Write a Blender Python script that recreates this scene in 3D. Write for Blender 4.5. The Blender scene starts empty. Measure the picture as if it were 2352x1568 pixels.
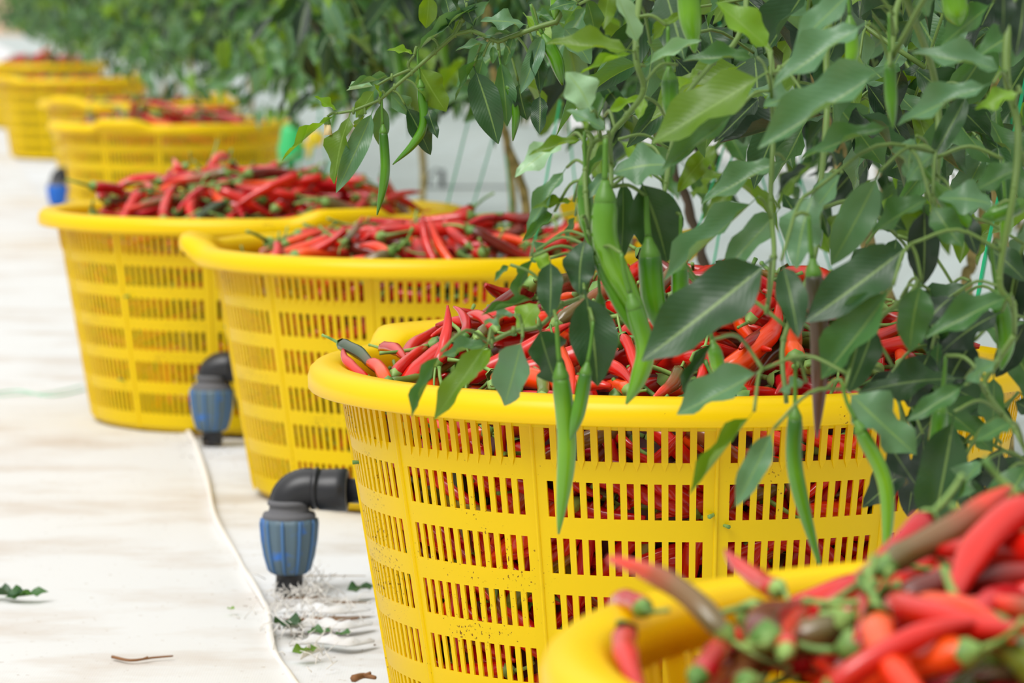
import bpy, bmesh, math, random
import numpy as np
from mathutils import Vector, Matrix, noise
random.seed(7); RNG = np.random.default_rng(11)
C = bpy.context.scene.collection
S = bpy.context.scene
PI = math.pi

# ---------------------------------------------------------------- camera, world, light, exposure
F = 8500.0; HC = 0.585; PITCH = math.atan(784 / F)
cd = bpy.data.cameras.new('camera'); cam = bpy.data.objects.new('camera', cd); C.objects.link(cam)
cam.location = (0, 0, HC); cam.rotation_euler = (PI / 2 - PITCH, 0, 0)
cd.sensor_width = 36; cd.lens = F / 2352 * 36; cd.clip_start = 0.05; cd.clip_end = 400
cd.dof.use_dof = True; cd.dof.focus_distance = 2.80; cd.dof.aperture_fstop = 12.0
S.camera = cam
w = bpy.data.worlds.new('world'); S.world = w; w.use_nodes = True
bg = w.node_tree.nodes['Background']; bg.inputs[1].default_value = 1.0
_tc = w.node_tree.nodes.new('ShaderNodeTexCoord'); _sx = w.node_tree.nodes.new('ShaderNodeSeparateXYZ'); _rp = w.node_tree.nodes.new('ShaderNodeValToRGB')
w.node_tree.links.new(_tc.outputs['Generated'], _sx.inputs[0]); w.node_tree.links.new(_sx.outputs['Z'], _rp.inputs[0]); w.node_tree.links.new(_rp.outputs[0], bg.inputs[0])
_e = _rp.color_ramp.elements; _e[0].position = 0.0; _e[0].color = (.37, .38, .37, 1); _e[1].position = .75; _e[1].color = (1.12, 1.10, 1.06, 1)
sl = bpy.data.lights.new('sun', 'SUN'); sun = bpy.data.objects.new('sun', sl); C.objects.link(sun)
sl.energy = 2.3; sl.angle = math.radians(35); sl.color = (1.0, 0.985, 0.96)
sun.rotation_euler = Vector((0.50, 0.62, -1.0)).to_track_quat('-Z', 'Y').to_euler()
S.view_settings.view_transform = 'Standard'; S.view_settings.look = 'None'
S.view_settings.gamma = 1; S.view_settings.use_curve_mapping = False; S.view_settings.exposure = 0.15

CR = Matrix.Rotation(PI / 2 - PITCH, 3, 'X')
def at(px, py, y):
    d = CR @ Vector(((px - 1176) / F, (784 - py) / F, -1.0))
    return Vector((0, 0, HC)) + d * (y / d.y)
def gnd(px, py, z=0.0):
    d = CR @ Vector(((px - 1176) / F, (784 - py) / F, -1.0))
    return Vector((0, 0, HC)) + d * ((z - HC) / d.z)
def proj(p):
    q = CR.transposed() @ (Vector(p) - Vector((0, 0, HC)))
    return 1176 + F * q.x / -q.z, 784 - F * q.y / -q.z

# ---------------------------------------------------------------- materials
def lin(r, g, b):
    f = lambda c: (c / 255 / 12.92) if c / 255 <= .04045 else ((c / 255 + .055) / 1.055) ** 2.4
    return (f(r), f(g), f(b), 1)
def mat(name, col, rough=.5, **kw):
    m = bpy.data.materials.new(name); m.use_nodes = True
    b = m.node_tree.nodes['Principled BSDF']
    b.inputs['Base Color'].default_value = col; b.inputs['Roughness'].default_value = rough
    for k, v in kw.items(): b.inputs[k].default_value = v
    return m
def nd(m, t, **kw):
    n = m.node_tree.nodes.new(t)
    for k, v in kw.items():
        if hasattr(n, k): setattr(n, k, v)
        else: n.inputs[k].default_value = v
    return n
def lk(m, a, b): m.node_tree.links.new(a, b)
def ramp(m, stops, interp='LINEAR'):
    r = nd(m, 'ShaderNodeValToRGB'); e = r.color_ramp.elements; r.color_ramp.interpolation = interp
    while len(e) < len(stops): e.new(.5)
    for i, (p, c) in enumerate(stops): e[i].position = p; e[i].color = c
    return r
def bsdf(m): return m.node_tree.nodes['Principled BSDF']

def yellow_plastic(name, dirty):
    m = mat(name, lin(255, 219, 4), .34)
    b = bsdf(m); b.inputs['Specular IOR Level'].default_value = .38
    g = nd(m, 'ShaderNodeNewGeometry'); n1 = nd(m, 'ShaderNodeTexNoise', Scale=420.0, Detail=2.0)
    n2 = nd(m, 'ShaderNodeTexNoise', Scale=7.0, Detail=3.0); tc = nd(m, 'ShaderNodeTexCoord')
    lk(m, tc.outputs['Object'], n1.inputs['Vector']); lk(m, tc.outputs['Object'], n2.inputs['Vector'])
    ma = nd(m, 'ShaderNodeMath', operation='MULTIPLY'); lk(m, n1.outputs[0], ma.inputs[0]); lk(m, n2.outputs[0], ma.inputs[1])
    sx = nd(m, 'ShaderNodeSeparateXYZ'); lk(m, tc.outputs['Object'], sx.inputs[0]); mk = nd(m, 'ShaderNodeMapRange'); mk.inputs['From Min'].default_value = .02; mk.inputs['From Max'].default_value = -.26; mk.inputs['To Min'].default_value = .82; mk.inputs['To Max'].default_value = 1.07
    lk(m, sx.outputs['X'], mk.inputs['Value']); mb_ = nd(m, 'ShaderNodeMath', operation='MULTIPLY'); lk(m, ma.outputs[0], mb_.inputs[0]); lk(m, mk.outputs[0], mb_.inputs[1])
    r = ramp(m, [(.385, (0, 0, 0, 1)), (.41, (1, 1, 1, 1))]); lk(m, mb_.outputs[0], r.inputs[0])
    mx = nd(m, 'ShaderNodeMix', data_type='RGBA'); mx.inputs[6].default_value = lin(250, 222, 1); mx.inputs[7].default_value = lin(90, 66, 20)
    lk(m, r.outputs[0], mx.inputs[0]); lk(m, mx.outputs[2], b.inputs['Base Color'])
    tr = nd(m, 'ShaderNodeBsdfTranslucent'); tr.inputs[0].default_value = lin(255, 222, 0)
    ms = nd(m, 'ShaderNodeMixShader', ); ms.inputs[0].default_value = .36
    out = m.node_tree.nodes['Material Output']
    lk(m, b.outputs[0], ms.inputs[1]); lk(m, tr.outputs[0], ms.inputs[2]); lk(m, ms.outputs[0], out.inputs[0])
    bp = nd(m, 'ShaderNodeBump', Strength=.06, Distance=.001); lk(m, n2.outputs[0], bp.inputs['Height']); lk(m, bp.outputs[0], b.inputs['Normal'])
    return m
YEL = yellow_plastic('yellow_plastic', 1.0)

def pepper_mat(name, stops, rough=.26):
    """colour runs along the fruit from the calyx (v=0) to the tip (v=1)"""
    m = mat(name, stops[0][1], rough); b = bsdf(m)
    b.inputs['Coat Weight'].default_value = .35; b.inputs['Coat Roughness'].default_value = .18
    uv = nd(m, 'ShaderNodeUVMap'); sp = nd(m, 'ShaderNodeSeparateXYZ'); lk(m, uv.outputs[0], sp.inputs[0])
    tc = nd(m, 'ShaderNodeNewGeometry'); n = nd(m, 'ShaderNodeTexNoise', Scale=28.0, Detail=2.0); lk(m, tc.outputs['Position'], n.inputs['Vector'])
    ad = nd(m, 'ShaderNodeMath', operation='MULTIPLY_ADD'); ad.inputs[1].default_value = .7
    sb = nd(m, 'ShaderNodeMath', operation='SUBTRACT'); sb.inputs[1].default_value = .35
    lk(m, n.outputs[0], ad.inputs[0]); lk(m, sp.outputs['Y'], ad.inputs[2]); lk(m, ad.outputs[0], sb.inputs[0])
    r = ramp(m, stops); lk(m, sb.outputs[0], r.inputs[0]); lk(m, r.outputs[0], b.inputs['Base Color'])
    return m
PM = {
 'bright red': pepper_mat('red_skin', [(0, lin(192, 20, 10)), (.6, lin(212, 28, 14)), (1, lin(180, 14, 8))]),
 'orange-red': pepper_mat('orange_skin', [(0, lin(236, 84, 10)), (.6, lin(230, 52, 12)), (1, lin(206, 28, 10))]),
 'crimson': pepper_mat('crimson_skin', [(0, lin(176, 10, 22)), (1, lin(205, 16, 30))]),
 'maroon': pepper_mat('maroon_skin', [(0, lin(92, 30, 16)), (.5, lin(120, 26, 16)), (1, lin(170, 24, 16))]),
 'half-ripe brown': pepper_mat('brown_skin', [(0, lin(96, 88, 48)), (.35, lin(120, 84, 44)), (.62, lin(150, 66, 30)), (.8, lin(215, 50, 20))]),
 'olive green': pepper_mat('olive_skin', [(0, lin(86, 110, 30)), (.6, lin(110, 122, 34)), (1, lin(150, 96, 30))]),
 'dark green': pepper_mat('dark_green_skin', [(0, lin(46, 66, 40)), (.7, lin(66, 82, 48)), (1, lin(96, 62, 44))]),
}
GREENM = pepper_mat('unripe_skin', [(0, lin(48, 98, 14)), (.5, lin(78, 134, 14)), (1, lin(66, 122, 16))], .3)
PALEGREEN = pepper_mat('pale_unripe_skin', [(0, lin(72, 124, 24)), (.5, lin(104, 156, 26)), (1, lin(86, 144, 26))], .3)
PURPLE = pepper_mat('purple_skin', [(0, lin(48, 50, 28)), (.5, lin(84, 58, 34)), (1, lin(96, 52, 44))], .35)
STEMM = mat('green_stalk', lin(96, 146, 52), .5)
n_ = nd(STEMM, 'ShaderNodeTexNoise', Scale=45.0); g_ = nd(STEMM, 'ShaderNodeNewGeometry'); lk(STEMM, g_.outputs['Position'], n_.inputs['Vector'])
r_ = ramp(STEMM, [(.35, lin(76, 120, 42)), (.65, lin(138, 172, 88))]); lk(STEMM, n_.outputs[0], r_.inputs[0]); lk(STEMM, r_.outputs[0], bsdf(STEMM).inputs['Base Color'])

def leaf_mat(name, c1, c2, trans, rough=.42, tw=.4):
    m = mat(name, c1, rough); b = bsdf(m); b.inputs['Specular IOR Level'].default_value = .55
    uv = nd(m, 'ShaderNodeUVMap'); sp = nd(m, 'ShaderNodeSeparateXYZ'); lk(m, uv.outputs[0], sp.inputs[0])
    u = nd(m, 'ShaderNodeMath', operation='SUBTRACT'); u.inputs[1].default_value = .5; lk(m, sp.outputs['X'], u.inputs[0])
    au = nd(m, 'ShaderNodeMath', operation='ABSOLUTE'); lk(m, u.outputs[0], au.inputs[0])
    mid = nd(m, 'ShaderNodeMath', operation='LESS_THAN'); mid.inputs[1].default_value = .028; lk(m, au.outputs[0], mid.inputs[0])
    q = nd(m, 'ShaderNodeMath', operation='MULTIPLY_ADD'); q.inputs[1].default_value = -.45; lk(m, au.outputs[0], q.inputs[0]); lk(m, sp.outputs['Y'], q.inputs[2])
    q2 = nd(m, 'ShaderNodeMath', operation='MULTIPLY'); q2.inputs[1].default_value = 58.0; lk(m, q.outputs[0], q2.inputs[0])
    sn = nd(m, 'ShaderNodeMath', operation='SINE'); lk(m, q2.outputs[0], sn.inputs[0])
    pw = nd(m, 'ShaderNodeMath', operation='POWER'); ab = nd(m, 'ShaderNodeMath', operation='ABSOLUTE'); lk(m, sn.outputs[0], ab.inputs[0]); lk(m, ab.outputs[0], pw.inputs[0]); pw.inputs[1].default_value = .5
    g = nd(m, 'ShaderNodeNewGeometry'); nz = nd(m, 'ShaderNodeTexNoise', Scale=22.0, Detail=2.0); lk(m, g.outputs['Position'], nz.inputs['Vector'])
    mx = nd(m, 'ShaderNodeMix', data_type='RGBA'); mx.inputs[6].default_value = c1; mx.inputs[7].default_value = c2
    rr = ramp(m, [(.3, (0, 0, 0, 1)), (.7, (1, 1, 1, 1))]); lk(m, nz.outputs[0], rr.inputs[0]); lk(m, rr.outputs[0], mx.inputs[0])
    m2 = nd(m, 'ShaderNodeMix', data_type='RGBA'); m2.inputs[7].default_value = lin(140, 172, 88); lk(m, mx.outputs[2], m2.inputs[6])
    s = nd(m, 'ShaderNodeMath', operation='MULTIPLY'); s.inputs[1].default_value = .55; lk(m, mid.outputs[0], s.inputs[0]); lk(m, s.outputs[0], m2.inputs[0])
    lk(m, m2.outputs[2], b.inputs['Base Color'])
    bp = nd(m, 'ShaderNodeBump', Strength=.14, Distance=.0007); lk(m, pw.outputs[0], bp.inputs['Height']); lk(m, bp.outputs[0], b.inputs['Normal'])
    tr = nd(m, 'ShaderNodeBsdfTranslucent'); tr.inputs[0].default_value = trans
    ms = nd(m, 'ShaderNodeMixShader'); ms.inputs[0].default_value = tw
    out = m.node_tree.nodes['Material Output']; lk(m, b.outputs[0], ms.inputs[1]); lk(m, tr.outputs[0], ms.inputs[2]); lk(m, ms.outputs[0], out.inputs[0])
    return m
LM = {  # backlit, sheen and dark tones of the foliage put into the leaf colours
 'm': leaf_mat('mature_leaf', lin(56, 98, 56), lin(70, 114, 68), lin(96, 144, 24), .42, .32),
 'g': leaf_mat('grey_green_sheen_leaf', lin(82, 122, 88), lin(100, 142, 108), lin(110, 150, 30), .36, .3),
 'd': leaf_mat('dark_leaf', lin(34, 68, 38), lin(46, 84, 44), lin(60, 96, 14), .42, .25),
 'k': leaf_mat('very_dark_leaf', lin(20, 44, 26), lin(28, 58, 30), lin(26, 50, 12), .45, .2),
 'l': leaf_mat('lit_young_leaf', lin(100, 146, 40), lin(122, 160, 60), lin(140, 186, 16), .4, .42),
 'o': leaf_mat('lit_olive_leaf', lin(80, 118, 30), lin(98, 132, 46), lin(124, 160, 10), .42, .42),
 'p': leaf_mat('pale_sheen_leaf', lin(142, 180, 140), lin(160, 196, 158), lin(140, 180, 80), .3, .25),
}
BARK = mat('tan_bark', lin(160, 140, 84), .8)
n_ = nd(BARK, 'ShaderNodeTexNoise', Scale=60.0, Detail=4.0); g_ = nd(BARK, 'ShaderNodeNewGeometry'); lk(BARK, g_.outputs['Position'], n_.inputs['Vector'])
r_ = ramp(BARK, [(.35, lin(108, 98, 48)), (.6, lin(168, 150, 92))]); lk(BARK, n_.outputs[0], r_.inputs[0]); lk(BARK, r_.outputs[0], bsdf(BARK).inputs['Base Color'])
DBARK = mat('dark_bark', lin(78, 62, 44), .7)
GSTEM = mat('green_branch', lin(96, 124, 54), .5)
CALYX = mat('green_calyx', lin(78, 124, 34), .45)
TWINE = mat('green_twine', lin(24, 178, 120), .4)
BLACKP = mat('black_plastic', lin(31, 32, 36), .38)
BLUEP = mat('blue_grey_plastic', lin(76, 104, 124), .55)
n_ = nd(BLUEP, 'ShaderNodeTexNoise', Scale=55.0, Detail=3.0); t_ = nd(BLUEP, 'ShaderNodeTexCoord'); lk(BLUEP, t_.outputs['Object'], n_.inputs['Vector'])
r_ = ramp(BLUEP, [(.56, lin(84, 106, 120)), (.68, lin(52, 110, 190))]); lk(BLUEP, n_.outputs[0], r_.inputs[0]); lk(BLUEP, r_.outputs[0], bsdf(BLUEP).inputs['Base Color'])
BLUERIB = mat('worn_blue_rib', lin(70, 112, 160), .5)
BLUEV = mat('vivid_blue_plastic', lin(24, 104, 200), .4)
DIRTG = mat('dusty_black', lin(96, 96, 100), .8)

def cloth_mat(name, base, stain, amt, weave=True):
    m = mat(name, base, .75); b = bsdf(m); b.inputs['Specular IOR Level'].default_value = .25
    g = nd(m, 'ShaderNodeNewGeometry'); mp = nd(m, 'ShaderNodeMapping'); mp.inputs['Scale'].default_value = (1.6, 2.6, 1); lk(m, g.outputs['Position'], mp.inputs['Vector'])
    n1 = nd(m, 'ShaderNodeTexNoise', Scale=2.4, Detail=6.0, Roughness=.62); lk(m, mp.outputs[0], n1.inputs['Vector'])
    r = ramp(m, [(.48, (0, 0, 0, 1)), (.70, (amt, amt, amt, 1))]); lk(m, n1.outputs[0], r.inputs[0])
    n2 = nd(m, 'ShaderNodeTexNoise', Scale=120.0, Detail=2.0); lk(m, g.outputs['Position'], n2.inputs['Vector'])
    sp = ramp(m, [(.69, (0, 0, 0, 1)), (.74, (.6, .6, .6, 1))]); lk(m, n2.outputs[0], sp.inputs[0])
    mx = nd(m, 'ShaderNodeMix', data_type='RGBA'); mx.inputs[6].default_value = base; mx.inputs[7].default_value = stain; lk(m, r.outputs[0], mx.inputs[0])
    m2 = nd(m, 'ShaderNodeMix', data_type='RGBA'); m2.inputs[7].default_value = lin(150, 128, 100); lk(m, mx.outputs[2], m2.inputs[6]); lk(m, sp.outputs[0], m2.inputs[0])
    lk(m, m2.outputs[2], b.inputs['Base Color'])
    wv = nd(m, 'ShaderNodeTexWave', Scale=130.0); lk(m, g.outputs['Position'], wv.inputs['Vector'])
    bp = nd(m, 'ShaderNodeBump', Strength=.12, Distance=.0006); lk(m, wv.outputs[0], bp.inputs['Height']); lk(m, bp.outputs[0], b.inputs['Normal'])
    return m
CLOTH = cloth_mat('woven_ground_cloth', lin(210, 210, 209), lin(176, 154, 130), .5)
CLOTHG = cloth_mat('grey_ground_film', lin(214, 216, 219), lin(170, 156, 136), .6)
SHADEF = cloth_mat('shaded_bed_film', lin(172, 182, 182), lin(150, 152, 146), .5)  # greyer than the floor: canopy shade put into the film colour
DRY = mat('dry_brown_litter', lin(132, 92, 58), .85)
WHITET = mat('white_thread', lin(226, 222, 216), .6)

# ---------------------------------------------------------------- mesh helpers
def mesh_from(name, V, Fc, mats, uv=None, mi=None, smooth=True):
    me = bpy.data.meshes.new(name); me.from_pydata([tuple(v) for v in V], [], [tuple(f) for f in Fc])
    for m in (mats if isinstance(mats, (list, tuple)) else [mats]): me.materials.append(m)
    if uv is not None:
        l = me.uv_layers.new(name='UVMap'); idx = np.zeros(len(me.loops), np.int32); me.loops.foreach_get('vertex_index', idx)
        l.data.foreach_set('uv', np.asarray(uv, np.float32)[idx].ravel())
    if mi is not None: me.polygons.foreach_set('material_index', mi)
    if smooth: me.polygons.foreach_set('use_smooth', [True] * len(me.polygons))
    me.update(); return me
def ob(name, data, parent=None, **props):
    o = bpy.data.objects.new(name, data); C.objects.link(o)
    if parent is not None: o.parent = parent
    for k, v in props.items(): o[k] = v
    return o
def root(name, loc, label, cat, group=None, rz=0.0):
    o = ob(name, None); o.location = loc; o.rotation_euler = (0, 0, rz); o['label'] = label; o['category'] = cat
    if group: o['group'] = group
    return o
class MB:
    def __init__(s): s.V = []; s.F = []; s.M = []; s.UV = []
    def add(s, V, Fc, mi=0, uv=None):
        k = len(s.V); s.V += [tuple(v) for v in V]; s.F += [tuple(i + k for i in f) for f in Fc]; s.M += [mi] * len(Fc)
        s.UV += ([tuple(u) for u in uv] if uv is not None else [(0.5, 0.5)] * len(V))
    def tube(s, pts, rad, n=7, mi=0, caps=True):
        pts = [Vector(p) for p in pts]; N = len(pts); rad = rad if isinstance(rad, (list, tuple)) else [rad] * N
        V = []; Fc = []; up = Vector((0.13, 0.21, 1)).normalized(); prev = None
        for i, p in enumerate(pts):
            t = (pts[min(i + 1, N - 1)] - pts[max(i - 1, 0)]).normalized()
            a = (up.cross(t) if prev is None else (prev - t * prev.dot(t)))
            if a.length < 1e-5: a = t.orthogonal()
            a.normalize(); prev = a; b = t.cross(a)
            for k in range(n):
                th = 2 * PI * k / n; V.append(p + (a * math.cos(th) + b * math.sin(th)) * rad[i])
        for i in range(N - 1):
            for k in range(n):
                k2 = (k + 1) % n; Fc.append((i * n + k, i * n + k2, (i + 1) * n + k2, (i + 1) * n + k))
        if caps: Fc.append(tuple(range(n - 1, -1, -1))); Fc.append(tuple((N - 1) * n + k for k in range(n)))
        s.add(V, Fc, mi)
    def lathe(s, prof, n=32, c=(0, 0, 0), mi=0, axis='Z', flute=0.0, nf=0, caps=False):
        V = []; Fc = []
        for (r, z) in prof:
            for k in range(n):
                th = 2 * PI * k / n; rr = r * (1 + (flute * (1 if math.cos(nf * th) > .55 else 0) if nf else 0))
                x, y = rr * math.cos(th), rr * math.sin(th)
                V.append((c[0] + x, c[1] + y, c[2] + z) if axis == 'Z' else (c[0] + z, c[1] + x, c[2] + y))
        for i in range(len(prof) - 1):
            for k in range(n):
                k2 = (k + 1) % n; Fc.append((i * n + k, i * n + k2, (i + 1) * n + k2, (i + 1) * n + k))
        if caps: Fc.append(tuple(range(n - 1, -1, -1))); Fc.append(tuple((len(prof) - 1) * n + k for k in range(n)))
        s.add(V, Fc, mi)
    def mesh(s, name, mats, smooth=True): return mesh_from(name, s.V, s.F, mats, s.UV, s.M, smooth)
def curve(pts, n=6):
    """Catmull-Rom through the points"""
    P = [Vector(p) for p in pts]; P = [P[0] * 2 - P[1]] + P + [P[-1] * 2 - P[-2]]; out = []
    for i in range(1, len(P) - 2):
        for k in range(n):
            t = k / n; a, b, c, d = P[i - 1:i + 3]
            out.append(.5 * ((2 * b) + (c - a) * t + (2 * a - 5 * b + 4 * c - d) * t * t + (3 * b - a - 3 * c + d) * t ** 3))
    out.append(P[-2]); return out
def taper(a, b, n): return [a + (b - a) * i / max(1, n - 1) for i in range(n)]

# ---------------------------------------------------------------- setting: ground cloths, back wall
seam_px = [(425, 985), (452, 1020), (468, 1090), (490, 1170), (520, 1240), (552, 1300), (585, 1342), (606, 1400), (622, 1465), (648, 1525), (672, 1575)]
seam = [gnd(*p) for p in seam_px]
d_far = Vector((-0.16, 1, 0)).normalized()
seam_all = [seam[0] + d_far * 60, seam[0] + d_far * 20, seam[0] + d_far * 6, seam[0] + d_far * 2] + seam + [seam[-1] + Vector((.10, -.5, 0)), seam[-1] + Vector((.35, -2.6, 0))]
def seam_x(y):
    for a, b in zip(seam_all, seam_all[1:]):
        if b.y <= y <= a.y: return b.x + (a.x - b.x) * (y - b.y) / max(1e-6, a.y - b.y)
    return seam_all[-1].x
ys = list(np.arange(.6, 7, .05)) + list(np.arange(7, 20, .3)) + [22, 25, 30, 40, 50, 62]
def sheet(side):
    V = []; Fc = []; nx = 90
    for y in ys:
        x0 = seam_x(min(y, 61)); 
        for i in range(nx):
            u = i / (nx - 1); off = (u ** 1.8) * (8 if side < 0 else 14)
            x = x0 + side * off - (0.0 if side < 0 else .09 * (1 - u))
            z = (.0035 if side < 0 else 0.0) + .0030 * noise.noise(Vector((x * 7, y * 5, 3))) + .0016 * noise.noise(Vector((x * 25, y * 16, 9)))
            if side < 0 and i < 2: z += .0015
            if side > 0: z = min(z, .0025) - .0015
            V.append((x, y, z - .004))
    for j in range(len(ys) - 1):
        for i in range(nx - 1):
            a = j * nx + i; q = (a, a + 1, a + nx + 1, a + nx); Fc.append(q if side > 0 else q[::-1])
    return V, Fc
V, Fc = sheet(-1); ob('ground_cloth', mesh_from('ground_cloth', V, Fc, CLOTH), kind='structure')
V, Fc = sheet(1); ob('floor', mesh_from('floor', V, Fc, CLOTHG), kind='structure')
hem = MB(); sp = [p + Vector((0, 0, .001)) for p in curve(seam_all[3:], 8)]
hem.tube([p + Vector((.0022 * math.sin(i * .31), 0, .0008 * math.sin(i * .23))) for i, p in enumerate(sp)], [.0034 + .0007 * math.sin(i * .37) for i in range(len(sp))], 8)
ob('trim_1', hem.mesh('trim_1', WHITET), kind='structure')
wb = MB(); wb.add([(-14, 62, -.1), (14, 62, -.1), (14, 62, 4), (-14, 62, 4), (-14, 62.2, -.1), (14, 62.2, -.1), (14, 62.2, 4), (-14, 62.2, 4)], [(0, 1, 2, 3), (5, 4, 7, 6), (3, 2, 6, 7), (4, 0, 3, 7), (1, 5, 6, 2)])
ob('wall_back', wb.mesh('wall_back', mat('beige_end_wall', lin(196, 172, 146), .9), False), kind='structure')
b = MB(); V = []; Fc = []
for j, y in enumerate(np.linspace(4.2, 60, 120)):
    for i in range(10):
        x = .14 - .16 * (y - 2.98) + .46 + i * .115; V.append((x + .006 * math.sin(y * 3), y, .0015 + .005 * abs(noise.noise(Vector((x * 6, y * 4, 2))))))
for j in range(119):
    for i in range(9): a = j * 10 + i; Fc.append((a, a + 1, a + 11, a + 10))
b.add(V, Fc); ob('aisle_shade_sheet', b.mesh('aisle_shade_sheet', SHADEF), kind='structure')  # added sheet, canopy shade over the aisle painted as grey
# raised film beds under the further plant rows, canopy shade put into the grey
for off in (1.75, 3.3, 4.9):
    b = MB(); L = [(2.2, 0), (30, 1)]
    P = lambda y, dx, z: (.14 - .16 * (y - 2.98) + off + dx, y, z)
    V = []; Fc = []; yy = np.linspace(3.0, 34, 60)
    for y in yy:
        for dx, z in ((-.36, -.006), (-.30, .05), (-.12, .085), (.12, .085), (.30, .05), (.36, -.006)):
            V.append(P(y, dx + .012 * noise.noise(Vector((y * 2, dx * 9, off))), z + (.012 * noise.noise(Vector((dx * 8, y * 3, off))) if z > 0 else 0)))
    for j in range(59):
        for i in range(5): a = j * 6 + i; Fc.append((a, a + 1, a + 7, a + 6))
    b.add(V, Fc); ob('planting_bed', b.mesh('planting_bed', SHADEF), kind='structure')

# ---------------------------------------------------------------- baskets
RO, HR = .300, .295
def rbody(z): return .2285 + (.273 - .2285) * min(1, max(0, z) / .275)
def basket_body():
    b = MB(); th = .0016
    cols = []; sec = 2 * PI / 12; ribw = math.radians(4.2); ns = 12; p = (sec - ribw) / (ns - .5 + .0)
    a = 0.0; edges = []
    for s_ in range(12):
        a0 = s_ * sec; edges.append((a0 - ribw / 2, a0 + ribw / 2, 'r'))
        st = a0 + ribw / 2; pp = (sec - ribw) / (ns * 1.05 + (ns - 1) * .95)
        for k in range(2 * ns - 1):
            w_ = pp * (1.05 if k % 2 == 0 else .95); edges.append((st, st + w_, 's' if k % 2 == 0 else 'b')); st += w_
    angs = [e[0] for e in edges]; kinds = [e[2] for e in edges]; N = len(angs)
    zs = [0.0, .006]; zk = ['b', 'b']; rows = []
    z = .272
    for k in range(6): rows.append((z - .0275, z)); z -= .0438
    rows.reverse(); zl = [0.0, .008]
    for lo, hi in rows: zl += [lo, hi]
    zl += [.280]
    slotrow = [False] * (len(zl) - 1)
    for i in range(len(zl) - 1):
        if any(abs(zl[i] - lo) < 1e-6 for lo, hi in rows): slotrow[i] = True
    V = []; Fc = []
    def rr(z, inner):
        r = rbody(z) - (th if inner else 0)
        if z < .004: r -= .008
        return r
    for inner in (0, 1):
        for zz in zl:
            for an in angs: r = rr(zz, inner); V.append((r * math.cos(an), r * math.sin(an), zz))
    nz = len(zl); idx = lambda inner, i, k: inner * nz * N + i * N + (k % N)
    hole = lambda i, k: 0 <= i < nz - 1 and slotrow[i] and kinds[k % N] == 's'
    for i in range(nz - 1):
        for k in range(N):
            if hole(i, k):
                A = [idx(0, i, k), idx(0, i, k + 1), idx(0, i + 1, k + 1), idx(0, i + 1, k)]; B = [idx(1, i, k), idx(1, i, k + 1), idx(1, i + 1, k + 1), idx(1, i + 1, k)]
                for q in range(4): q2 = (q + 1) % 4; Fc.append((A[q2], A[q], B[q], B[q2]))
            else:
                Fc.append((idx(0, i, k), idx(0, i, k + 1), idx(0, i + 1, k + 1), idx(0, i + 1, k)))
                Fc.append((idx(1, i, k + 1), idx(1, i, k), idx(1, i + 1, k), idx(1, i + 1, k + 1)))
    # tapered raised strips over the bars of the top row
    b.add(V, Fc)
    lo, hi = rows[-1]
    for k in range(N):
        if kinds[k] == 'b':
            a0 = angs[k]; a1 = angs[(k + 1) % N] + (2 * PI if k == N - 1 else 0); am = (a0 + a1) / 2; e = .0016
            pv = []
            for (an, zz, dr) in ((a0, hi, 0), (a1, hi, 0), (a0, hi, e), (a1, hi, e), (a0, lo, 0), (a1, lo, 0), (a0, lo, e), (a1, lo, e), (am, lo - .007, .0002)):
                r = rbody(zz) + dr; pv.append((r * math.cos(an), r * math.sin(an), zz))
            b.add(pv, [(2, 6, 7, 3), (0, 4, 6, 2), (3, 7, 5, 1), (6, 8, 7), (4, 8, 6), (7, 8, 5)])
    return b.mesh('basket_body', YEL, False)
def bottom_mesh():
    b = MB(); b.lathe([(.2215, 0), (.2215, .004), (.12, .004), (.001, .004)], 48); b.lathe([(.001, 0), (.2215, 0)], 48); return b.mesh('basket_bottom', YEL, False)
def rib_mesh():
    b = MB(); V = []; Fc = []
    for z in (.004, .14, .272):
        r = rbody(z)
        for y, dr in ((-.0016, -.0003), (-.0009, .0016), (.0009, .0016), (.0016, -.0003)): V.append((r + dr, y, z))
    for i in range(2):
        for k in range(3): a = i * 4 + k; Fc.append((a, a + 1, a + 5, a + 4))
    b.add(V, Fc); return b.mesh('basket_rib', YEL)
PROF = [(.2685, .268), (.2690, .286), (.2712, .2925), (.2760, .2950), (.2860, .2955), (.2940, .2942), (.2985, .2900), (.3002, .2840), (.3000, .2755), (.2988, .2742), (.2974, .2752), (.2968, .2835), (.2930, .2880), (.2820, .2890), (.2745, .2850), (.2730, .2690)]
HA = math.radians(19)
def rim_arc(a0, a1, n, handle):
    V = []; Fc = []; m = len(PROF)
    for i in range(n + 1):
        u = i / n; an = a0 + (a1 - a0) * u
        bmp = .5 * (1 - math.cos(2 * PI * u)) if handle else 0; bmp = min(1, bmp * 1.5) if handle else 0; bmp = bmp * bmp * (3 - 2 * bmp)
        for (r, z) in PROF:
            f = min(1, max(0, (r - .270) / .03))
            r2 = r + bmp * (.003 + .011 * f); z2 = z + bmp * (.016 * (.35 + .65 * f)) * (1 if z > .27 else .2)
            V.append((r2 * math.cos(an), r2 * math.sin(an), z2))
    for i in range(n):
        for k in range(m): k2 = (k + 1) % m; Fc.append((i * m + k, (i + 1) * m + k, (i + 1) * m + k2, i * m + k2))
    return V, Fc
def rim_mesh():
    b = MB(); b.add(*rim_arc(HA, PI - HA, 56, False)); b.add(*rim_arc(PI + HA, 2 * PI - HA, 56, False)); return b.mesh('basket_rim', YEL)
def handle_mesh():
    b = MB(); b.add(*rim_arc(-HA, HA, 18, True)); return b.mesh('basket_handle', YEL)
BM, BB, BR, BRIM, BH = basket_body(), bottom_mesh(), rib_mesh(), rim_mesh(), handle_mesh()
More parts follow.
